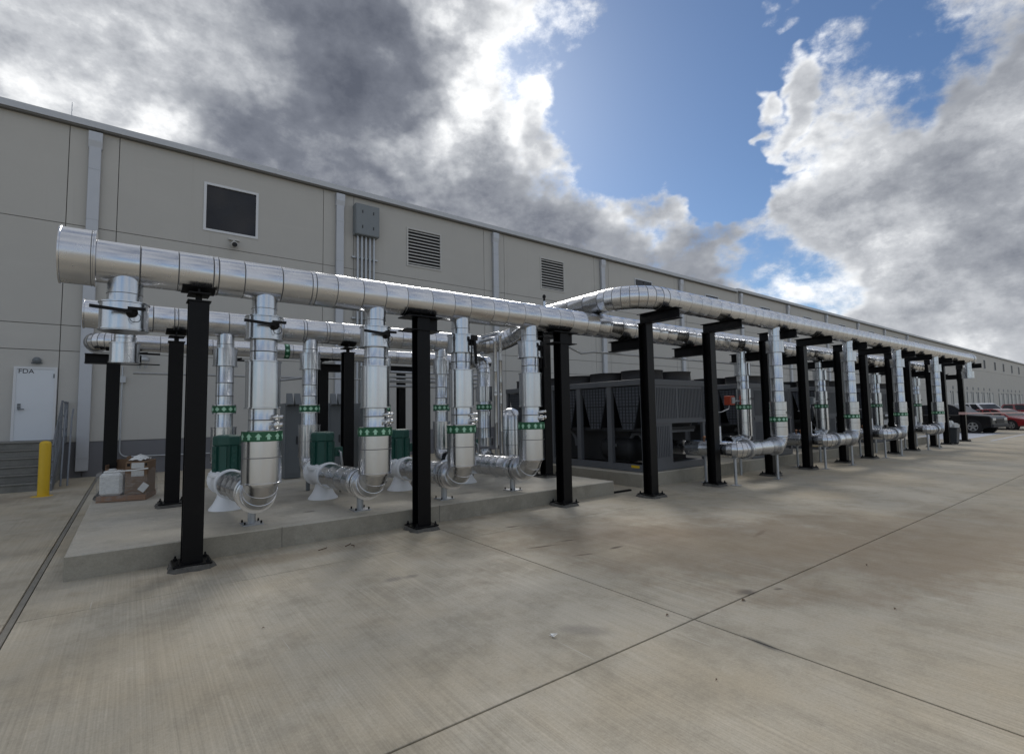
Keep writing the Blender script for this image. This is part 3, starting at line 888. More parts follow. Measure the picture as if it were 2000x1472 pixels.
bnd = obj('flow_band', MB().lathe((2.68, 12.1, 3.17), (1, 0, 0), [(.169, 0), (.169, .11)], 32, cap0=False, cap1=False), BANDG, h3)
mb = MB()
for i in range(8):
    t = 2 * math.pi * i / 8
    mb.add([(2.735 + dx, 12.1 + .172 * math.cos(t + da), 3.17 + .172 * math.sin(t + da)) for dx, da in ((-.04, 0), (.0, -.2), (.04, 0), (0, .2))], [(0, 1, 2, 3)])
obj('diamond_mark', mb, ARROW, bnd, kind='stuff')


def stub_top(root, x, y, zh, rp, zv1, zv0, rv):
    obj('branch_pipe', MB().lathe((x, y, zv1 - .01), (0, 0, 1), [(rp, 0), (rp, zh - zv1 + .01)], 32, cap0=False, cap1=False), ALUV, root)
    seams(root, (x, y, zv1), (x, y, zh), rp, ((zh - zv1) * .28,))
    shell(root, 'valve_jacket', (x, y, zv0), (0, 0, 1), rv, zv1 - zv0)


def gauge_taps(root, x, y, z, r):
    a = R(-58)
    px, py = x + r * math.cos(a), y + r * math.sin(a)
    d = Vector((math.cos(a), math.sin(a), 0))
    for dz2, L, rr in ((.10, .07, .030), (0, .075, .042)):
        b = Vector((px, py, z + dz2))
        obj('gauge_tap', MB().lathe(b - d * .03, d, [(rr, 0), (rr, .03 + L), (rr * .7, .045 + L), (0, .047 + L)], 16).lathe(b + d * .04 + Vector((.05, .02, 0)), (1, -.4, .1), [(rr * .8, 0), (rr * .8, .05), (0, .06)], 12), STRAP, root)


XF = [1.342, 2.84, 4.30, 5.76]
rs = thing('capped_valve_stub', 'large aluminium valve stub with lever under the drum end of the front header', 'valve stub', (-.10, 7.12, 2.7), 'pipe risers')
stub_top(rs, -.10, 7.12, 3.34, .165, 3.0, 2.69, .225)
obj('end_disc', MB().lathe((-.10, 7.12, 2.68), (0, 0, 1), [(0, 0), (.22, 0), (.22, .01)], 32, cap1=False), ALUV, rs)
lever(rs, -.08, 7.12, 2.87, .225)
rs = thing('capped_valve_stub', 'smaller aluminium valve stub hanging from the second header behind the drum end', 'valve stub', (-.12, 10.35, 2.5), 'pipe risers')
stub_top(rs, -.12, 10.35, 3.2, .15, 2.94, 2.62, .20)
obj('end_disc', MB().lathe((-.12, 10.35, 2.61), (0, 0, 1), [(0, 0), (.195, 0), (.195, .01)], 32, cap1=False), ALUV, rs)
lever(rs, -.12, 10.35, 2.8, .2, back=True)
obj('valve_lever_bar', MB().bar((.0, 10.5, 2.8), (.36, 10.5, 2.8), .02, .03).bar((.0, 10.5, 2.62), (.36, 10.5, 2.62), .015, .02), BLACKR, rs)

names4 = ['first', 'second', 'third', 'fourth']
ZP = .69
for i, x in enumerate(XF):
    t = thing('pump_riser', 'aluminium clad riser with green arrow band dropping from the front header, %s from the left' % names4[i], 'riser', (x, 7.12, .3), 'pipe risers')
    y = 7.12; jz = (.0, .012, -.010, .016)[i]
    stub_top(t, x, y, 3.34, .15, 2.99, 2.69, .215)
    jackets(t, (x, y, 2.69), (x, y, 2.41), .160, ALUV, (.14, .15))
    shell(t, 'check_valve_jacket', (x, y, 1.81), (0, 0, 1), .205, .605)
    jackets(t, (x, y, 1.81), (x, y, 1.53), .165, ALUV, (.14, .15))
    jk = shell(t, 'lower_jacket', (x, y, .87), (0, 0, 1), .232, .66, lip=.006)
    obj('lap_seam', MB().lathe((x, y, 1.19 + jz * 2), (0, 0, 1), [(.232, 0), (.2355, .001), (.2355, .01), (.232, .011)], 36, cap0=False, cap1=False), BEAD, jk)
    marks(t, x, y, 1.40 + jz * .6, .240)
    gauge_taps(t, x, y, 1.60 + jz, .165)
    lever(t, x + .03, y, 2.86, .215, down=i > 1)
    # vertical closure seam
    obj('closure_seam', MB().box(x - .236, x - .229, y - .02, y + .0, .88, 1.39), BEAD, t)
    e0, e1 = elbow(t, (x, y, ZP), (0, 0, -1), (0, 1, 0), .29, .200, ALU, 5)
    jackets(t, (x, y, .99), e0, .200, ALUV, (.2, .3))
    shell(t, 'flange_jacket', (x, e1.y - .03, ZP), (0, 1, 0), .218, .12, ALU, lip=.018)
    shell(t, 'flange_jacket', (x, e1.y + .12, ZP), (0, 1, 0), .210, .17, ALU, lip=.022)
    jackets(t, (x, e1.y + .3, ZP), (x - .10, 8.90, ZP), .196, ALU, (.24, .34))
    fy = e1.y + .30
    f = thing('pipe_stand', 'short galvanised pipe stand under the elbow of the %s front riser' % names4[i], 'pipe stand', (x, fy, .265), 'pipe stands on the pad')
    obj('post', MB().cyl((x, fy, .28), (x, fy, ZP - .17), .05, seg=16), GALV, f)
    obj('foot_plate', MB().box(x - .13, x + .13, fy - .13, fy + .13, .266, .280), GALV, f)
    for sx in (-1, 1):
        for sy in (-1, 1):
            obj('bolt', MB().cyl((x + sx * .1, fy + sy * .1, .28), (x + sx * .1, fy + sy * .1, .315), .012, seg=8), BLACKR, f)
    obj('cradle', MB().box(x - .10, x + .10, fy - .05, fy + .05, ZP - .205, ZP - .165), GALV, f)

# inline pumps
for i, x in enumerate(XF):
    y = 9.30; x = x - .10
    p = thing('pump', 'white inline pump with ' + ('tall green motor, %s from the left' % names4[i] if i < 3 else 'green motor hidden behind the third front riser'), 'pump', (x, y, .265), 'inline pumps')
    obj('pedestal', MB().lathe((x, y - .05, .266), (0, 0, 1), [(.25, 0), (.245, .02), (.19, .09), (.145, .18), (.125, .25), (.14, .33), (.19, .40)], 28), WHITEP, p)
    obj('volute', MB().lathe((x, y - .42, ZP), (0, 1, 0), [(.15, 0), (.215, 0), (.222, .02), (.222, .06), (.20, .09), (.19, .18), (.20, .26), (.205, .40), (.20, .55), (.19, .62), (.205, .70), (.235, .73), (.235, .80), (.15, .80)], 28), WHITEP, p, bevel=0)
    obj('motor_flange', MB().lathe((x, y, .775), (0, 0, 1), [(.25, 0), (.26, .02), (.255, .06), (.21, .075), (.19, .09)], 28), WHITEP, p)
    mt = obj('motor', MB().lathe((x, y, .855), (0, 0, 1), [(.178, 0), (.178, .42)], 16, False).lathe((x, y, 1.26), (0, 0, 1), [(.196, 0), (.205, .02), (.205, .13), (.19, .155), (.12, .17), (0, .172)], 8, False), GREEN, p, bevel=.006)
    for k in range(8):
        a = k * math.pi / 4 + math.pi / 8
        c = Vector((x + .186 * math.cos(a), y + .186 * math.sin(a), 1.055)); rd = Vector((math.cos(a), math.sin(a), 0)); tg = Vector((-math.sin(a), math.cos(a), 0))
        obj('cooling_rib', MB().obox(c, rd * .016, tg * .045, Vector((0, 0, .20))), GREEN, mt)
    for k in range(4):
        a = k * math.pi / 2
        for zz2 in (.89, 1.03, 1.17):
            c = Vector((x + .19 * math.cos(a + .4), y + .19 * math.sin(a + .4), zz2)); rd = Vector((math.cos(a), math.sin(a), 0)); tg = Vector((-math.sin(a), math.cos(a), 0))
            obj('lug', MB().obox(c, rd * .022, tg * .02, Vector((0, 0, .022))), GREEN, mt)
    jb = obj('junction_box', MB().box(x + .19, x + .34, y - .06, y + .10, 0.98, 1.15), GREEN, p, bevel=.01)
    obj('cable', MB().sweep([(x + .27, y - .065, 1.07), (x + .28, y - .12, 1.05), (x + .29, y - .13, .95), (x + .32, y - .08, .85), (x + .38, y + .1, .5), (x + .45, y + .4, .29)], .022, 10), GALV, jb)

# suction side risers
XB = [1.32, 2.79, 4.27, 5.72]
for i, x in enumerate(XB):
    y = 10.35
    t = thing('suction_riser', 'aluminium riser with green diamond band behind the pumps, %s from the left' % names4[i], 'riser', (x, y, .3), 'pipe risers')
    stub_top(t, x, y, 3.2, .14, 2.94, 2.62, .19)
    jackets(t, (x, y, 2.62), (x, y, 1.53), .145, ALUV, (.26, .34))
    obj('band_collar', MB().lathe((x, y, 1.77), (0, 0, 1), [(.15, 0), (.188, 0), (.188, .165), (.15, .165)], 32, cap0=False, cap1=False), ALUV, t)
    marks(t, x, y, 1.79, .190, 11, True)
    shell(t, 'lower_jacket', (x, y, .92), (0, 0, 1), .20, .62, lip=.008)
    seams(t, (x, y, .92), (x, y, 1.5), .20, (.3,))
    elbow(t, (x, y, ZP), (0, 0, -1), (0, -1, 0), .27, .18, ALU, 5)
    obj('support_leg', MB().cyl((x, y + .05, .27), (x, y + .05, ZP - .15), .04, seg=12), CABG, t)
    lever(t, x, y, 2.78, .19, back=True)
    obj('valve_lever_bar', MB().bar((x + .1, y + .2, 2.76), (x + .34, y + .2, 2.76), .02, .03), BLACKR, t)

# bypass riser, thin pipes, tank
t = thing('bypass_riser', 'aluminium riser with arched top elbow and small green band behind the third front riser', 'riser', (6.9, 10.3, .3), 'pipe risers')
run(t, [(6.9, 11.9, 3.02), (6.9, 10.35, 3.02), (6.9, 10.35, .95)], .165, .32, ALUV, (.3, .4), 7)
shell(t, 'valve_jacket', (6.9, 10.35, 2.0), (0, 0, 1), .2, .36)
marks(t, 6.9, 10.35, 1.80, .19, 11, True)
shell(t, 'flange_jacket', (6.9, 10.35, .92), (0, 0, 1), .21, .2)
elbow(t, (6.9, 10.35, .60), (0, 0, -1), (0, -1, 0), .25, .165, ALUV, 4)
for k, (x, zt) in enumerate(((6.66, 3.36), (6.80, 3.50))):
    p = thing('drain_pipe', 'thin aluminium vertical pipe beside the arched riser, %s' % ('left and shorter' if k == 0 else 'right and taller'), 'pipe', (x, 9.5, .27), 'thin vertical pipes')
    jackets(p, (x, 9.5, .27), (x, 9.5, zt), .042, ALUV, (.5, .6), 16)
    obj('top_elbow', MB().sweep([(x, 9.5, zt - .02), (x, 9.5, zt + .03), (x, 9.56, zt + .07), (x, 9.65, zt + .075), (x, 11.6, zt + .075)], .042, 12), ALUV, p)
    obj('pipe_clamp', MB().lathe((x, 9.5, 2.1), (0, 0, 1), [(.048, 0), (.05, .03), (.048, .06)], 14), STRAP, p)
tk = thing('expansion_tank', 'aluminium clad round tank behind the fourth front riser', 'tank', (7.35, 9.9, .27))
obj('shell', MB().lathe((7.35, 9.9, .27), (0, 0, 1), [(.27, 0), (.27, 1.28), (.255, 1.40), (.19, 1.50), (.09, 1.55), (0, 1.56)], 32), ALUV, tk)
for z in (.55, .95, 1.3):
    obj('lap_seam', MB().lathe((7.35, 9.9, z), (0, 0, 1), [(.27, 0), (.274, .001), (.274, .009), (.27, .01)], 32, cap0=False, cap1=False), BEAD, tk)
obj('nozzle', MB().cyl((7.28, 9.85, 1.5), (7.28, 9.85, 1.68), .06, seg=14).lathe((7.28, 9.85, 1.66), (1, -.4, .3), [(.07, -.08), (.07, .1)], 12), ALUV, tk)

# cabinets, conduits and boxes behind the pumps
for k, (x0, x1, lab) in enumerate(((3.12, 3.52, 'grey electrical cabinet behind the second rear riser'), (4.22, 4.60, 'grey electrical cabinet behind the second pump motor'), (5.08, 5.42, 'grey electrical cabinet right of the black pad column behind the pumps'))):
    c = thing('electrical_cabinet', lab, 'cabinet', (x0, 14, .13), 'electrical cabinets')
    obj('body', MB().box(x0, x1, 13.8, 14.35, .14, 2.05), CABG, c, bevel=.01)
    obj('door', MB().box(x0 + .04, x1 - .04, 13.785, 13.799, .25, 1.95), CABG, c)
    obj('handle', MB().box(x1 - .12, x1 - .09, 13.76, 13.784, 1.0, 1.2), CHD, c)
    for q in range(2):
        xx = x0 + .02 + q * .19
        obj('hood', MB().prism([(13.75, 1.98), (13.79, 1.98), (13.79, 2.3), (13.62, 2.02)], 'x', xx, xx + .15), CABG, c)
cb = thing('control_box', 'small dark control box low on the wall behind the first front riser', 'electrical box', (2.5, 14, .8))
obj('enclosure', MB().box(2.2, 2.62, 13.9, 14.1, .75, 1.15), DADO, cb, bevel=.01)
obj('stand', MB().box(2.38, 2.44, 13.98, 14.04, .0, .75), CABG, cb)
for k in range(4):
    z = 2.50 + k * .13
    c = thing('conduit_run', 'horizontal conduit behind the third front column, %s from the bottom of four' % ORD[k], 'conduit', (4.6, 13.2, z), 'stacked conduits')
    obj('tube', MB().cyl((5.1, 13.2, z), (9.0, 13.2, z), .035, seg=12), GALV, c)
c = thing('conduit_run', 'long thin conduit strung across behind the second row of risers', 'conduit', (0, 12.6, 2.6))
obj('tube', MB().cyl((.0, 12.6, 2.62), (7.0, 12.6, 2.62), .022, seg=10), GALV, c)
c = thing('conduit_run', 'small conduit riser with side arm seen between the first two rear risers', 'conduit', (2.4, 12.4, 1.2))
obj('tube', MB().sweep([(2.25, 12.5, 1.6), (2.55, 12.5, 1.6), (2.58, 12.5, 1.63), (2.58, 12.5, 2.5), (2.62, 12.5, 2.53), (3.3, 12.5, 2.62)], .028, 10), GALV, c)
obj('clamp', MB().box(2.51, 2.65, 12.46, 12.54, 2.38, 2.43), BLACKR, c)
c = thing('conduit_run', 'thin conduit slung along the bracket beams of the tall columns', 'conduit', (6.9, 7.3, 2.9))
obj('tube', MB().sweep([(6.6, 7.3, 3.05), (6.8, 7.3, 3.02), (7.25, 7.3, 2.88), (7.6, 7.3, 2.93), (24.0, 7.3, 2.93)], .020, 10), GALV, c)

# ------------------------------------------------------------------ chillers
def make_chiller(x0, label):
    y0, x1 = 7.46, x0 + 2.4
    NB, BL = 5, 1.06
    y1 = y0 + NB * BL
    zb, zt = .31, 2.44
    c = thing('chiller', label, 'chiller', (x0, y0, .30), 'air cooled chillers on the long pad')
    obj('base_frame', MB().box(x0, x1, y0, y0 + .12, zb, zb + .16).box(x0, x1, y1 - .12, y1, zb, zb + .16).box(x0, x0 + .10, y0 + .12, y1 - .12, zb, zb + .16).box(x1 - .10, x1, y0 + .12, y1 - .12, zb, zb + .16), CHG, c)
    obj('top_deck', MB().box(x0 - .02, x1 + .02, y0 - .02, y1 + .02, zt - .14, zt), CHG, c, bevel=.008)
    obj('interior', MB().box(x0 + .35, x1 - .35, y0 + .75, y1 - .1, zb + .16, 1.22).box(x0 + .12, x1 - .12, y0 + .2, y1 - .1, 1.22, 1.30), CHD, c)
    for s, xs in ((-1, x0), (1, x1)):
        for i in range(NB + 1):
            y = y0 + i * BL
            w = .07
            obj('post', MB().box(min(xs, xs - s * .10), max(xs, xs - s * .10), y - (0 if i == 0 else w), y + (0 if i == NB else w), zb + .16, zt - .14), CHG, c)
        for i in range(NB):
            ya, yb = y0 + i * BL + .08, y0 + (i + 1) * BL - .08
            ym = (ya + yb) / 2
            xo = xs - s * .05
            pl = obj('coil_panel', MB().prism([(ya, zt - .16), (yb, zt - .16), (ym + .16, 1.27), (ym - .16, 1.27)], 'x', xo, xo - s * .03), COIL, c)
            gr = MB()
            n = 9
            for k in range(1, n):
                yy = ya + (yb - ya) * k / n
                t = min(1, min(yy - ya, yb - yy) / ((yb - ya) / 2 - .16))
                zlo = (zt - .16) - t * (zt - .16 - 1.27)
                gr.box(min(xo, xo + s * .01), max(xo, xo + s * .01), yy - .007, yy + .007, zlo + .01, zt - .17)
            for k in range(1, 13):
                z = 1.27 + (zt - .16 - 1.27) * k / 13
                hw = .16 + ((yb - ya) / 2 - .16) * (z - 1.27) / (zt - .16 - 1.27)
                gr.box(min(xo, xo + s * .012), max(xo, xo + s * .012), ym - hw, ym + hw, z - (.014 if k in (2, 7) else .006), z + (.014 if k in (2, 7) else .006))
            obj('wire_grille', gr, CHD, pl, kind='stuff')
    # dark V side returns behind the coils
    for i in range(NB):
        ya, yb = y0 + i * BL + .09, y0 + (i + 1) * BL - .09; ym = (ya + yb) / 2
        obj('coil_slab', MB().prism([(ya, zt - .15), (ya + .05, zt - .15), (ym - .11, 1.27), (ym - .16, 1.27)], 'x', x0 + .09, x1 - .09), CHD, c)
        obj('coil_slab', MB().prism([(yb, zt - .15), (yb - .05, zt - .15), (ym + .11, 1.27), (ym + .16, 1.27)], 'x', x0 + .09, x1 - .09), CHD, c)
    for i in range(NB):
        for j in range(2):
            fx = x0 + .63 + j * 1.14; fy = y0 + (i + .5) * BL
            f = obj('fan_shroud', MB().lathe((fx, fy, zt + .001), (0, 0, 1), [(.51, 0), (.50, .03), (.49, .20), (.51, .23), (.47, .23), (.46, .05)], 28, cap1=False), FANB, c)
            hb = MB().lathe((fx, fy, zt + .1), (0, 0, 1), [(.1, 0), (.1, .1)], 12)
            for q in range(5):
                a = q * 2 * math.pi / 5
                u = Vector((math.cos(a), math.sin(a), 0)); w = Vector((-math.sin(a), math.cos(a), .35))
                hb.obox(Vector((fx, fy, zt + .14)) + u * .26, u * .17, w * .07, Vector((0, 0, .006)))
            obj('fan_blades', hb, FANB, f)
    # compressor barrels seen through the side
    for q in range(2):
        yy = y0 + .55 + q * 2.3
        b = obj('compressor', MB().lathe((x0 + .48, yy, .78), (0, 1, 0), [(.10, 0), (.24, .05), (.30, .12), (.30, .95), (.24, 1.05), (.12, 1.1)], 20), CHD, c)
        obj('suction_line', MB().sweep([(x0 + .4, yy + .2, 1.0), (x0 + .38, yy + .1, 1.15), (x0 + .36, yy - .1, 1.17), (x0 + .36, yy - .25, 1.0), (x0 + .36, yy - .28, .8)], .05, 10), CHG, b)
        obj('rating_plate', MB().box(x0 + .165, x0 + .178, yy + .45, yy + .62, .84, .92), GALV, b)
    # end wall
    obj('end_post', MB().box(x0, x0 + .13, y0 - .012, y0 + .1, zb + .16, zt - .14), CHG, c)
    ep = obj('end_panel', MB().box(x0 + .16, x1 - .02, y0, y0 + .04, 1.46, zt - .14), CHG, c)
    n = 34
    for k in range(n):
        xx = x0 + .22 + k * (2.4 - .32) / n
        if abs(k - 17) < 1: continue
        obj('rib', MB().box(xx, xx + .030, y0 - .018, y0 - .001, 1.52, zt - .2), CHG, ep)
    lp = obj('service_panel', MB().box(x0 + .16, x0 + 1.02, y0, y0 + .04, zb + .16, 1.42), CHG, c)
    for k in range(11):
        xx = x0 + .24 + k * .065
        obj('rib', MB().box(xx, xx + .030, y0 - .014, y0 - .001, .62, 1.34), CHG, lp)
    obj('lintel', MB().box(x0 + .16, x1, y0 - .02, y0 + .03, 1.40, 1.47), CHG, c)
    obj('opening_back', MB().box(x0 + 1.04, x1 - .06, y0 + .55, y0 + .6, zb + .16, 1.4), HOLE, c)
    obj('cable_tray', MB().box(x0 + 1.05, x1 - .1, y0 + .25, y0 + .35, 1.16, 1.25), CHG, c)
    obj('warning_label', MB().box(x0 - .003, x0 - .001, y0 + .18, y0 + .42, zb + .08, zb + .14), YEL, c)
    obj('evaporator_nozzle', MB().lathe((x0 + 1.55, y0 + .55, .80), (0, -1, 0), [(.17, 0), (.17, .5)], 24), ALU, c)
    return c


CHX = [9.35, 14.05, 18.75, 23.4]
ch0 = make_chiller(CHX[0], 'dark grey air cooled chiller nearest the pumps, with dark coil grilles')
bdg = obj('badge', MB().lathe((CHX[0] - .001, 11.9, 2.20), (-1, 0, 0), [(.0, 0), (.16, 0), (.16, .012), (0, .012)], 24), BLUE, ch0)
for v in bdg.data.vertices: v.co.z = 1.9 + (v.co.z - 1.9) * .55
text_obj('lettering', 'Carrier', .10, WFRAME, ch0, (CHX[0] - .016, 12.03, 2.165), (R(90), 0, R(-90)))
for i, x in enumerate(CHX[1:]):
    c = copy_tree(ch0, None, (x, 7.46, .30), 'dark grey air cooled chiller, %s along the long pad behind the black columns' % ORD[i + 1])

# ------------------------------------------------------------------ chiller risers
XFR = [12.79, 17.34, 21.65, 26.09]
XRR = [13.07, 17.83, 22.62, 27.33]
random.seed(5)
for i in range(4):
    x, y = XFR[i], 6.1
    t = thing('chiller_riser', 'aluminium riser dropping from the bent upper header to the yard side, %s from the left' % names4[i], 'riser', (x, y, .5), 'chiller risers')
    ZC = .80
    xc = CHX[i] + 1.55
    stub_top(t, x, y, 3.76, .135, 3.38, 3.09, .205)
    jackets(t, (x, y, 3.09), (x, y, 1.87), .150, ALUV, (.26, .34))
    shell(t, 'lower_jacket', (x, y, 1.05), (0, 0, 1), .195, .82, lip=.004)
    seams(t, (x, y, 1.05), (x, y, 1.5), .195, (.2, .62, .5))
    marks(t, x, y, 1.38, .199, 12, True)
    text_obj('lettering', 'CHWR', .085, INK, t, (x - .02, y - .202, 1.58), (R(90), 0, R(6)))
    run(t, [(x, y, 1.06), (x, y, ZC), (xc, y, ZC), (xc, 7.40, ZC)], .178, .215, ALU, (.42, .55), 5)
    shell(t, 'flange_jacket', (x - .34, y, ZC), (1, 0, 0), .208, .10, ALU)
    shell(t, 'flange_jacket', (xc + .22, y, ZC), (1, 0, 0), .212, .10, ALU)
    shell(t, 'flange_jacket', (xc, y + .55, ZC), (0, 1, 0), .205, .12, ALU)
    for (sx, sy) in ((x - .18, y), (xc + .02, y + .12), (xc + .0, y + .85)):
        s = thing('pipe_stand', 'thin galvanised %s stand under the %s yard side chiller pipe' % ('right' if sx > xc + .5 else ('left' if sy < y + .5 else 'rear'), names4[i]), 'pipe stand', (sx, sy, 0), 'chiller pipe stands')
        zb = 0 if sy < 7.3 else .30
        obj('post', MB().cyl((sx, sy, zb + .012), (sx, sy, ZC - .17), .032, seg=12), GALV, s)
        obj('foot_plate', MB().box(sx - .10, sx + .10, sy - .08, sy + .08, zb + .001, zb + .012), GALV, s)
        obj('cradle', MB().box(sx - .05, sx + .05, sy - .05, sy + .05, ZC - .20, ZC - .165), GALV, s)
    # small copper valves and a gauge on the low pipe
    for k in range(3):
        yy = y + .62 + k * .12
        obj('copper_valve', MB().cyl((xc, yy, ZC + .17), (xc, yy, ZC + .25), .018, seg=8).lathe((xc - .03, yy, ZC + .25), (1, 0, .2), [(.02, 0), (.032, .02), (.032, .06), (.02, .08)], 10), COPPER, t)
    obj('thermowell', MB().cyl((xc, y + .45, ZC + .17), (xc, y + .45, ZC + .52), .03, seg=10), WHITEP, t)

    x, y = XRR[i], 7.12
    t = thing('chiller_riser', 'aluminium riser dropping from the lower header beside a chiller, %s from the left' % names4[i], 'riser', (x, y, .5), 'chiller risers')
    stub_top(t, x, y, 3.32, .13, 2.92, 2.60, .20)
    jackets(t, (x, y, 2.60), (x, y, 2.24), .150, ALUV, (.18, .2))
    shell(t, 'middle_jacket', (x, y, 1.0), (0, 0, 1), .185, 1.24, lip=.004)
    marks(t, x, y, 1.70, .189, 12, True)
    seams(t, (x, y, 1.0), (x, y, 2.2), .185, (.35, .95))
    text_obj('lettering', 'CHWS', .085, INK, t, (x - .02, y - .192, 1.95), (R(90), 0, R(6)))
    run(t, [(x, y, 1.0), (x, y, .86), (x - .9, y, .86)], .165, .22, ALU, (.24, .34), 6)
    obj('support_leg', MB().cyl((x - .3, y, .0), (x - .3, y, .70), .035, seg=10), GALV, t)
    obj('guy_strut', MB().bar((x + .35, y + .4, 1.75), (x + .62, y + .4, 1.15), .03, .03).bar((x + .62, y + .4, 1.15), (x + .4, y + .4, .95), .03, .03), GALV, t)
    b = thing('control_valve_box', ('red' if i == 0 else 'grey') + ' actuator box beside the lower header riser, %s from the left' % names4[i], 'actuator', (x - .45, y + .1, 1.9), 'valve actuators')
    obj('housing', MB().box(x - .62, x - .40, y + .02, y + .2, 1.82, 2.06), REDB if i == 0 else CABG, b, bevel=.012)
    obj('cover', MB().box(x - .58, x - .44, y - .01, y + .019, 1.86, 2.02), GALV, b)
    obj('cable', MB().sweep([(x - .55, y + .1, 1.82), (x - .58, y + .1, 1.72), (x - .75, y + .2, 1.64), (x - 1.0, y + .3, 1.62)], .012, 8), GALV, b)
    obj('mounting_arm', MB().cyl((x - .40, y + .1, 1.92), (x - .15, y + .03, 1.92), .02, seg=8), GALV, b)
t = thing('capped_valve_stub', 'aluminium valve stub at the far right end of the bent upper header', 'valve stub', (31.2, 6.1, 3.2), 'pipe risers')
stub_top(t, 31.2, 6.1, 3.76, .16, 3.30, 2.98, .225)
obj('end_disc', MB().lathe((31.2, 6.1, 2.97), (0, 0, 1), [(0, 0), (.22, 0), (.22, .01)], 28, cap1=False), ALUV, t)
t = thing('capped_valve_stub', 'aluminium valve stub at the far right end of the lower header', 'valve stub', (30.2, 7.12, 2.6), 'pipe risers')
stub_top(t, 30.2, 7.12, 3.3, .15, 2.85, 2.55, .2)
obj('end_disc', MB().lathe((30.2, 7.12, 2.54), (0, 0, 1), [(0, 0), (.195, 0), (.195, .01)], 28, cap1=False), ALUV, t)

# ------------------------------------------------------------------ pallet of leftovers on the pad
PC = Vector((-.02, 11.72, .265)); PA = R(-14)
pu = Vector((math.cos(PA), math.sin(PA), 0)); pv = Vector((-math.sin(PA), math.cos(PA), 0)); pz = Vector((0, 0, 1))


def pb(mb, u0, u1, v0, v1, z0, z1):
    c = PC + pu * (u0 + u1) / 2 + pv * (v0 + v1) / 2 + pz * (z0 + z1) / 2
    return mb.obox(c, pu * (u1 - u0) / 2, pv * (v1 - v0) / 2, pz * (z1 - z0) / 2)


pl = thing('pallet', 'small wooden pallet on the left rear corner of the pad', 'pallet', PC)
for i in range(5):
    obj('deck_board', pb(MB(), -.36, .36, -.36 + i * .155, -.36 + i * .155 + .10, .085, .103), WOODM, pl)
for i in range(3):
    obj('runner', pb(MB(), -.36 + i * .32, -.36 + i * .32 + .08, -.36, .36, .0, .084), WOODM, pl)
obj('lead_board', pb(MB(), -.28, .36, -.378, -.361, .01, .10), WOODM, pl)
bx = thing('cardboard_box', 'open brown cardboard box at the back of the pallet', 'box', PC + Vector((-.15, .15, .11)))
obj('walls', pb(pb(pb(pb(MB(), -.34, .0, .30, .306, .105, .70), -.34, .0, .0, .006, .105, .55), -.346, -.34, .0, .306, .105, .62), .0, .006, .0, .306, .105, .70), CARD, bx)
for q in (-.27, -.05):
    obj('hand_hole', pb(MB(), q - .02, q + .02, .297, .2995, .58, .64), HOLE, bx)
obj('flap', MB().obox(PC + pu * .01 + pv * .1 + pz * .66, pu * .004 + pz * .01, pv * .12, (pu * .35 - pz * .9).normalized() * .10), CARD, bx)
bx = thing('cardboard_box', 'brown cardboard box with white labels on the right of the pallet', 'box', PC + Vector((.2, 0, .11)))
obj('carton', pb(MB(), .03, .36, -.30, .28, .105, .68), CARD, bx, bevel=.006)
obj('shipping_label', pb(MB(), .12, .31, -.304, -.3005, .56, .66), PAPER, bx)
obj('shipping_label', pb(MB(), .12, .31, -.304, -.3005, .42, .52), PAPER, bx)
obj('hand_hole', pb(MB(), .055, .10, -.303, -.3005, .60, .65), HOLE, bx)
obj('hand_hole', pb(MB(), .325, .35, -.303, -.3005, .60, .65), HOLE, bx)
bg2 = thing('white_jug', 'white plastic jug with a pale cap on the front left of the pallet', 'jug', PC + Vector((-.2, -.2, .11)))
obj('body', pb(MB(), -.33, .0, -.35, -.04, .105, .50), PLASW, bg2, bevel=.04)
obj('shoulder', pb(MB(), -.29, -.04, -.31, -.08, .495, .535), PLASW, bg2, bevel=.02)
obj('cap', pb(MB(), -.23, -.13, -.24, -.16, .536, .565), PAPER, bg2, bevel=.008)
bag = thing('crumpled_sheet', 'crumpled white plastic sheet lying on top of the labelled box', 'plastic sheet', PC + Vector((.2, 0, .68)))
random.seed(3)
vs = []; fs = []; n = 9
for j in range(n):
    for i in range(n):
        q = PC + pu * (.05 + .26 * i / (n - 1)) + pv * (-.22 + .4 * j / (n - 1)) + pz * (.69 + .075 * math.sin(math.pi * i / (n - 1)) * math.sin(math.pi * j / (n - 1)) + random.uniform(0, .035))
        vs.append(q)
for j in range(n - 1):
    for i in range(n - 1): fs.append((j * n + i, j * n + i + 1, j * n + n + i + 1, j * n + n + i))
obj('sheet', MB().add(vs, fs), PLASW, bag)
wr = thing('stretch_wrap', 'torn clear stretch wrap around the goods on the pallet', 'wrap', PC)
ring = [(-.37, -.37), (0, -.385), (.38, -.36), (.395, 0), (.38, .36), (0, .37), (-.37, .36), (-.385, 0)]
vs = []; fs = []; rowsn = 6; nn = len(ring) * 4
for k in range(rowsn):
    for i in range(nn):
        a = ring[i // 4]; b = ring[(i // 4 + 1) % len(ring)]; f = (i % 4) / 4
        u = a[0] + (b[0] - a[0]) * f; v = a[1] + (b[1] - a[1]) * f
        jt = 1 + random.uniform(-.03, .02)
        top = .50 + .06 * math.sin(i * .7)
        vs.append(PC + pu * u * jt + pv * v * jt + pz * (.03 + (top - .03) * k / (rowsn - 1)))
for k in range(rowsn - 1):
    for i in range(nn):
        j = (i + 1) % nn; fs.append((k * nn + i, k * nn + j, (k + 1) * nn + j, (k + 1) * nn + i))
obj('film', MB().add(vs, fs, True), FILM, wr, sharp=180)
obj('film_roll_edge', MB().sweep([PC + pu * -.02 + pv * -.40 + pz * .53, PC + pu * .2 + pv * -.405 + pz * .54, PC + pu * .39 + pv * -.38 + pz * .56], .012, 8), PLASW, wr)
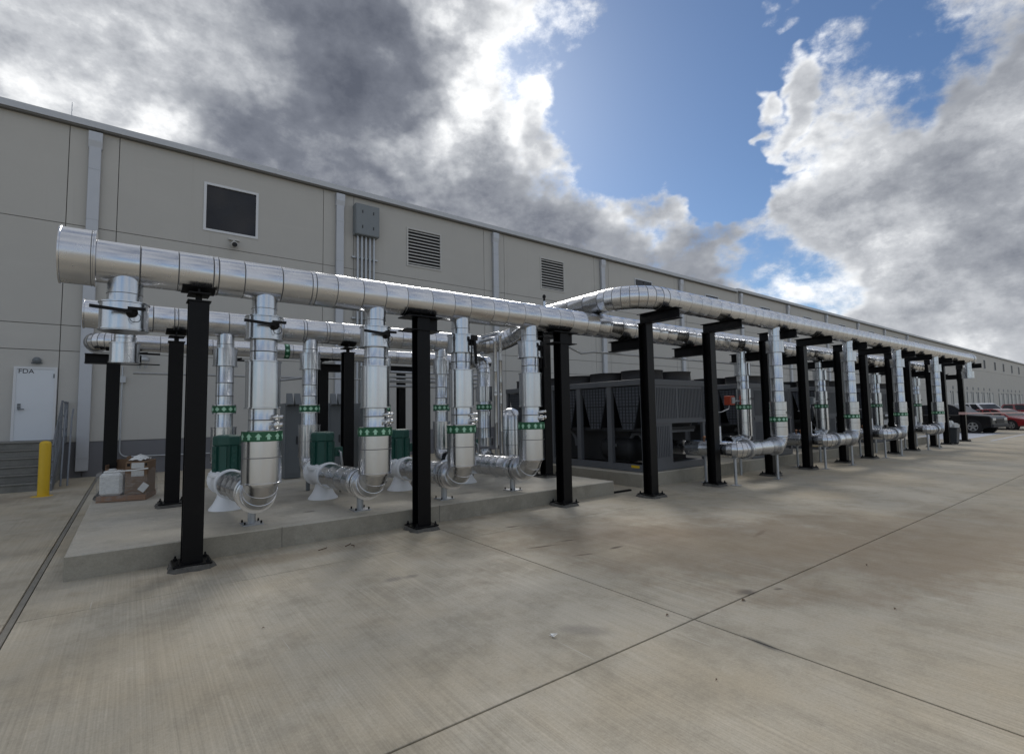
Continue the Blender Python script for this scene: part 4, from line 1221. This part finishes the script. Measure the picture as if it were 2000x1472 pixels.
obj('packing_slip', MB().obox(PC + pu * .33 + pv * -.402 + pz * .23, (pu * .6 + pz * .8) * .075, pv * .002, (pu * -.8 + pz * .6) * .055), PAPER, wr)

# ------------------------------------------------------------------ vehicles (nose towards -Y)
def car(name, label, cat, loc, prof, roofp, width, paint, wheels, wr_=.37, group=None, side_dark=None, yaw=0):
    """prof: body side outline (y along length from the nose, z); roofp: greenhouse outline"""
    x, y, z = loc
    t = thing(name, label, cat, loc, group)
    P = lambda pts: [(y + a, z + b) for a, b in pts]
    hw = width / 2
    body = obj('body', MB().prism(P(prof), 'x', x - hw, x + hw), paint, t, bevel=.05)
    # greenhouse tapers inwards
    n = len(roofp); zs = [b for a, b in roofp]; z0, z1 = min(zs), max(zs)
    mb = MB(); vs = []
    for s in (-1, 1):
        for a, b in roofp:
            vs.append((x + s * (hw - .04 - .16 * (b - z0) / (z1 - z0)), y + a, z + b))
    mb.add(vs, [tuple(range(n))[::-1], tuple(range(n, 2 * n))] + [(i, (i + 1) % n, n + (i + 1) % n, n + i) for i in range(n)])
    obj('cabin', mb, paint, t, bevel=.03)
    # side glass, split by pillars
    ys = [a for a, b in roofp]
    top = z1 - .09; bot = z0 + .05
    def edge(zq):
        cr = []
        for i in range(n):
            (a0, b0), (a1, b1) = roofp[i], roofp[(i + 1) % n]
            if (b0 - zq) * (b1 - zq) < 0: cr.append(a0 + (a1 - a0) * (zq - b0) / (b1 - b0))
        return min(cr), max(cr)
    f0, r0 = edge(bot); f1, r1 = edge(top)
    nw = 2 if r0 - f0 < 2.2 else 3
    for s in (-1, 1):
        for k in range(nw):
            q0, q1 = k / nw + .03, (k + 1) / nw - .03
            lo = [(f0 + .07 + (r0 - f0 - .14) * q0), (f0 + .07 + (r0 - f0 - .14) * q1)]
            hi = [(f1 + .07 + (r1 - f1 - .14) * q0), (f1 + .07 + (r1 - f1 - .14) * q1)]
            xx = lambda b: x + s * (hw - .04 - .16 * (b - z0) / (z1 - z0) + .006)
            obj('side_window', MB().add([(xx(bot), y + lo[0], z + bot), (xx(bot), y + lo[1], z + bot), (xx(top), y + hi[1], z + top), (xx(top), y + hi[0], z + top)], [(0, 1, 2, 3)]), GLASS, t)
    obj('windscreen', MB().add([(x - hw + .14, y + f0 - .004, z + bot), (x + hw - .14, y + f0 - .004, z + bot), (x + hw - .26, y + f1 - .008, z + top), (x - hw + .26, y + f1 - .008, z + top)], [(0, 1, 2, 3)]), GLASS, t)
    for s in (-1, 1):
        for wy in wheels:
            cx = x + s * (hw - .10)
            w = obj('wheel', MB().lathe((cx - s * .12, y + wy, z + wr_), (s, 0, 0), [(wr_ * .6, 0), (wr_ * .96, 0), (wr_, .03), (wr_, .19), (wr_ * .96, .22), (wr_ * .66, .225)], 24), TYRE, t)
            rm = MB().lathe((cx - s * .12, y + wy, z + wr_), (s, 0, 0), [(wr_ * .66, .2), (wr_ * .66, .232), (wr_ * .58, .232), (wr_ * .56, .2)], 24)
            for q in range(5):
                a = q * 2 * math.pi / 5 + .3
                d = Vector((0, math.cos(a), math.sin(a)))
                rm.obox(Vector((cx + s * .10, y + wy, z + wr_)) + d * wr_ * .33, d * wr_ * .3, Vector((0, -d.z, d.y)) * .045, Vector((.012, 0, 0)))
            obj('rim', rm, RIM, w)
            obj('wheel_arch', MB().lathe((x + s * (hw - .2), y + wy, z + wr_), (s, 0, 0), [(wr_ + .06, 0), (wr_ + .06, .206)], 24), HOLE, t)
    nz = min(a for a, b in prof)
    for s in (-1, 1):
        obj('headlight', MB().box(x + s * (hw - .30) - .17, x + s * (hw - .30) + .17, y + nz - .012, y + nz + .08, z + .78, z + .93), LAMP, t, bevel=.01)
        obj('mirror', MB().box(min(x + s * hw, x + s * (hw + .18)), max(x + s * hw, x + s * (hw + .18)), y + f0 + .18, y + f0 + .30, z + bot, z + bot + .17), paint, t, bevel=.02)
        for k in range(2):
            yy = y + f0 + .35 + k * 1.0
            obj('door_handle', MB().box(min(x + s * (hw + .0), x + s * (hw + .03)), max(x + s * hw, x + s * (hw + .03)), yy + .5, yy + .68, z + z0 - .14, z + z0 - .10), RIM, t)
    obj('grille', MB().box(x - .5, x + .5, y + nz - .012, y + nz + .05, z + .6, z + .85), CHD, t)
    obj('bumper', MB().box(x - hw + .02, x + hw - .02, y + nz - .06, y + nz + .1, z + .36, z + .56), CHD, t, bevel=.03)
    t.rotation_euler.z = R(yaw)
    return t


SUVP = [(0, .40), (.02, .95), (.15, 1.06), (1.25, 1.14), (4.75, 1.16), (4.85, .95), (4.85, .40), (4.2, .30), (.6, .30)]
SUVR = [(1.15, 1.12), (1.95, 1.72), (2.2, 1.80), (4.45, 1.78), (4.78, 1.14)]
TRKP = [(0, .50), (.02, 1.05), (.15, 1.14), (1.35, 1.20), (5.7, 1.22), (5.78, 1.0), (5.78, .5), (5.0, .42), (.6, .42)]
TRKR = [(1.3, 1.18), (1.95, 1.80), (2.15, 1.88), (3.65, 1.88), (3.85, 1.20)]
SEDP = [(0, .36), (.03, .66), (.2, .78), (1.2, .93), (4.3, .98), (4.55, .9), (4.6, .4), (4.0, .24), (.6, .24)]
SEDR = [(1.0, .90), (1.85, 1.38), (2.2, 1.45), (3.2, 1.42), (4.1, .96)]
car('parked_car', 'black sport utility vehicle with alloy wheels parked beyond the last black column', 'car', (42.3, 6.95, 0), SUVP, SUVR, 1.95, CARK, (.95, 3.85), .40, 'cars parked along the building', yaw=-12)
car('pickup_truck', 'white crew cab pickup parked behind the black vehicle', 'pickup', (50.5, 7.4, 0), TRKP, TRKR, 2.0, CARW, (1.0, 4.6), .42, 'cars parked along the building', yaw=-28)
car('parked_car', 'red sedan with its nose out beside the white pickup', 'car', (48.2, 6.1, 0), SEDP, SEDR, 1.8, CARR, (.9, 3.6), .33, 'cars parked along the building', yaw=-28)
car('parked_car', 'white car half hidden behind the last risers', 'car', (46.5, 9.4, 0), SUVP, SUVR, 1.9, CARW, (.95, 3.85), .38, 'cars parked along the building')
car('parked_car', 'far red car behind the white pickup', 'car', (76.0, 7.6, 0), SUVP, SUVR, 1.9, CARR, (.95, 3.85), .38, 'cars parked along the building')

bn = thing('trash_bin', 'dark grey square trash bin with rubbish on top by the far columns', 'bin', (29.52, 6.47, 0))
bm_ = MB()
b0 = [(29.32, 6.28), (29.72, 6.28), (29.72, 6.66), (29.32, 6.66)]; b1 = [(29.27, 6.23), (29.77, 6.23), (29.77, 6.71), (29.27, 6.71)]
bm_.add([(a, b, .05) for a, b in b0] + [(a, b, .70) for a, b in b1], [(0, 3, 2, 1), (4, 5, 6, 7)] + [(i, (i + 1) % 4, 4 + (i + 1) % 4, 4 + i) for i in range(4)])
obj('tub', bm_, BIN, bn, bevel=.02)
obj('rim', MB().box(29.25, 29.79, 6.21, 6.73, .701, .745), BIN, bn, bevel=.015)
for s in (-1, 1):
    obj('caster', MB().lathe((29.52 + s * .15, 6.34, .05), (1, 0, 0), [(.05, -.02), (.05, .02)], 12), TYRE, bn)
random.seed(9)
for k in range(3):
    rg = thing('rubbish_bag', 'pale crumpled plastic rubbish on the trash bin, ' + ('left heap', 'middle heap', 'right heap')[k], 'rubbish', (29.5, 6.62 - .15 * k, .745), 'rubbish on the bin')
    vs = []; fs = []; U, V_ = 10, 7
    cc = Vector((29.5, 6.62 - .15 * k, .745))
    for j in range(V_):
        ph = math.pi / 2 * j / (V_ - 1)
        for i in range(U):
            th = 2 * math.pi * i / U; q = random.uniform(.75, 1.15)
            vs.append(cc + Vector((.17 * q * math.cos(th) * math.cos(ph), .15 * q * math.sin(th) * math.cos(ph), (.20 if k != 1 else .28) * q * math.sin(ph) + .001)))
    for j in range(V_ - 1):
        for i in range(U): fs.append((j * U + i, j * U + (i + 1) % U, (j + 1) * U + (i + 1) % U, (j + 1) * U + i))
    obj('crumpled_plastic', MB().add(vs, fs), PLASW if k != 2 else PAPER, rg)
tp = thing('barrier_tape', 'faded red and white barrier tape tied to the last tall column', 'tape', (31.9, 6.4, 1.3))
obj('strip', MB().bar((31.95, 6.38, 1.34), (46.0, 4.2, 1.22), .004, .07), TAPE, tp)
obj('knot', MB().box(31.80, 32.02, 6.40, 6.424, 1.28, 1.40).box(31.795, 31.806, 6.425, 6.66, 1.28, 1.40), TAPE, tp)
cn = thing('traffic_cone', 'small pale traffic cone in front of the parked black vehicle', 'cone', (45.8, 5.9, 0))
obj('base', MB().box(45.62, 45.98, 5.72, 6.08, .002, .03), TAPE, cn)
obj('cone', MB().lathe((45.8, 5.9, .03), (0, 0, 1), [(.14, 0), (.03, .62), (.0, .63)], 16), TAPE, cn)
obj('collar', MB().lathe((45.8, 5.9, .28), (0, 0, 1), [(.098, 0), (.078, .12)], 16, cap0=False, cap1=False), PLASW, cn)

# ------------------------------------------------------------------ litter on the slab
lit = thing('paper_scrap', 'crumpled white paper scrap lying in the middle of the yard slab', 'litter', (2.62, 3.02, 0))
random.seed(12)
vs = [(2.62 + random.uniform(-.03, .03), 3.02 + random.uniform(-.03, .03), random.uniform(.002, .03)) for _ in range(9)]
obj('scrap', MB().add(vs, [(0, 1, 2), (2, 3, 4), (1, 4, 5), (5, 6, 0), (6, 7, 8), (3, 7, 1)]), PLASW, lit)
for k, (x, y, a, L) in enumerate(((2.28, 6.72, .5, .16), (2.36, 6.62, 1.2, .12), (1.95, 6.75, .2, .14))):
    tw = thing('twig', 'short brown twig lying by the pad front, ' + ('left', 'right', 'far left')[k] + ' of the cluster', 'twig', (x, y, 0), 'twigs by the pad')
    obj('stick', MB().sweep([(x, y, .006), (x + L * .5 * math.cos(a), y + L * .5 * math.sin(a), .012), (x + L * math.cos(a + .3), y + L * math.sin(a + .3), .006)], .005, 6), DEBRIS, tw)
for k, (x, y, s) in enumerate(((4.42, 2.50, .03), (3.62, 2.72, .022), (.9, 4.6, .015), (5.2, 1.6, .018), (6.4, 2.2, .02), (3.0, 1.9, .012))):
    lf = thing('dry_leaf', 'tiny dark dry leaf on the yard slab, ' + ('just right of the joint crossing', 'just behind the joint crossing', 'in the left middle', 'in the right foreground', 'at far right', 'near the front joint')[k], 'leaf', (x, y, 0), 'dry leaves on the yard')
    obj('blade', MB().add([(x - s, y, .003), (x, y - s * .5, .012), (x + s, y + s * .2, .004), (x + .2 * s, y + s * .6, .014)], [(0, 1, 3), (1, 2, 3)]), DEBRIS, lf)
sk = thing('floor_channel', 'short black steel channel lying on the ground past the pad corner', 'channel', (8.35, 7.3, 0))
obj('channel', MB().box(8.08, 8.62, 7.28, 7.34, .001, .035), BLACK, sk)
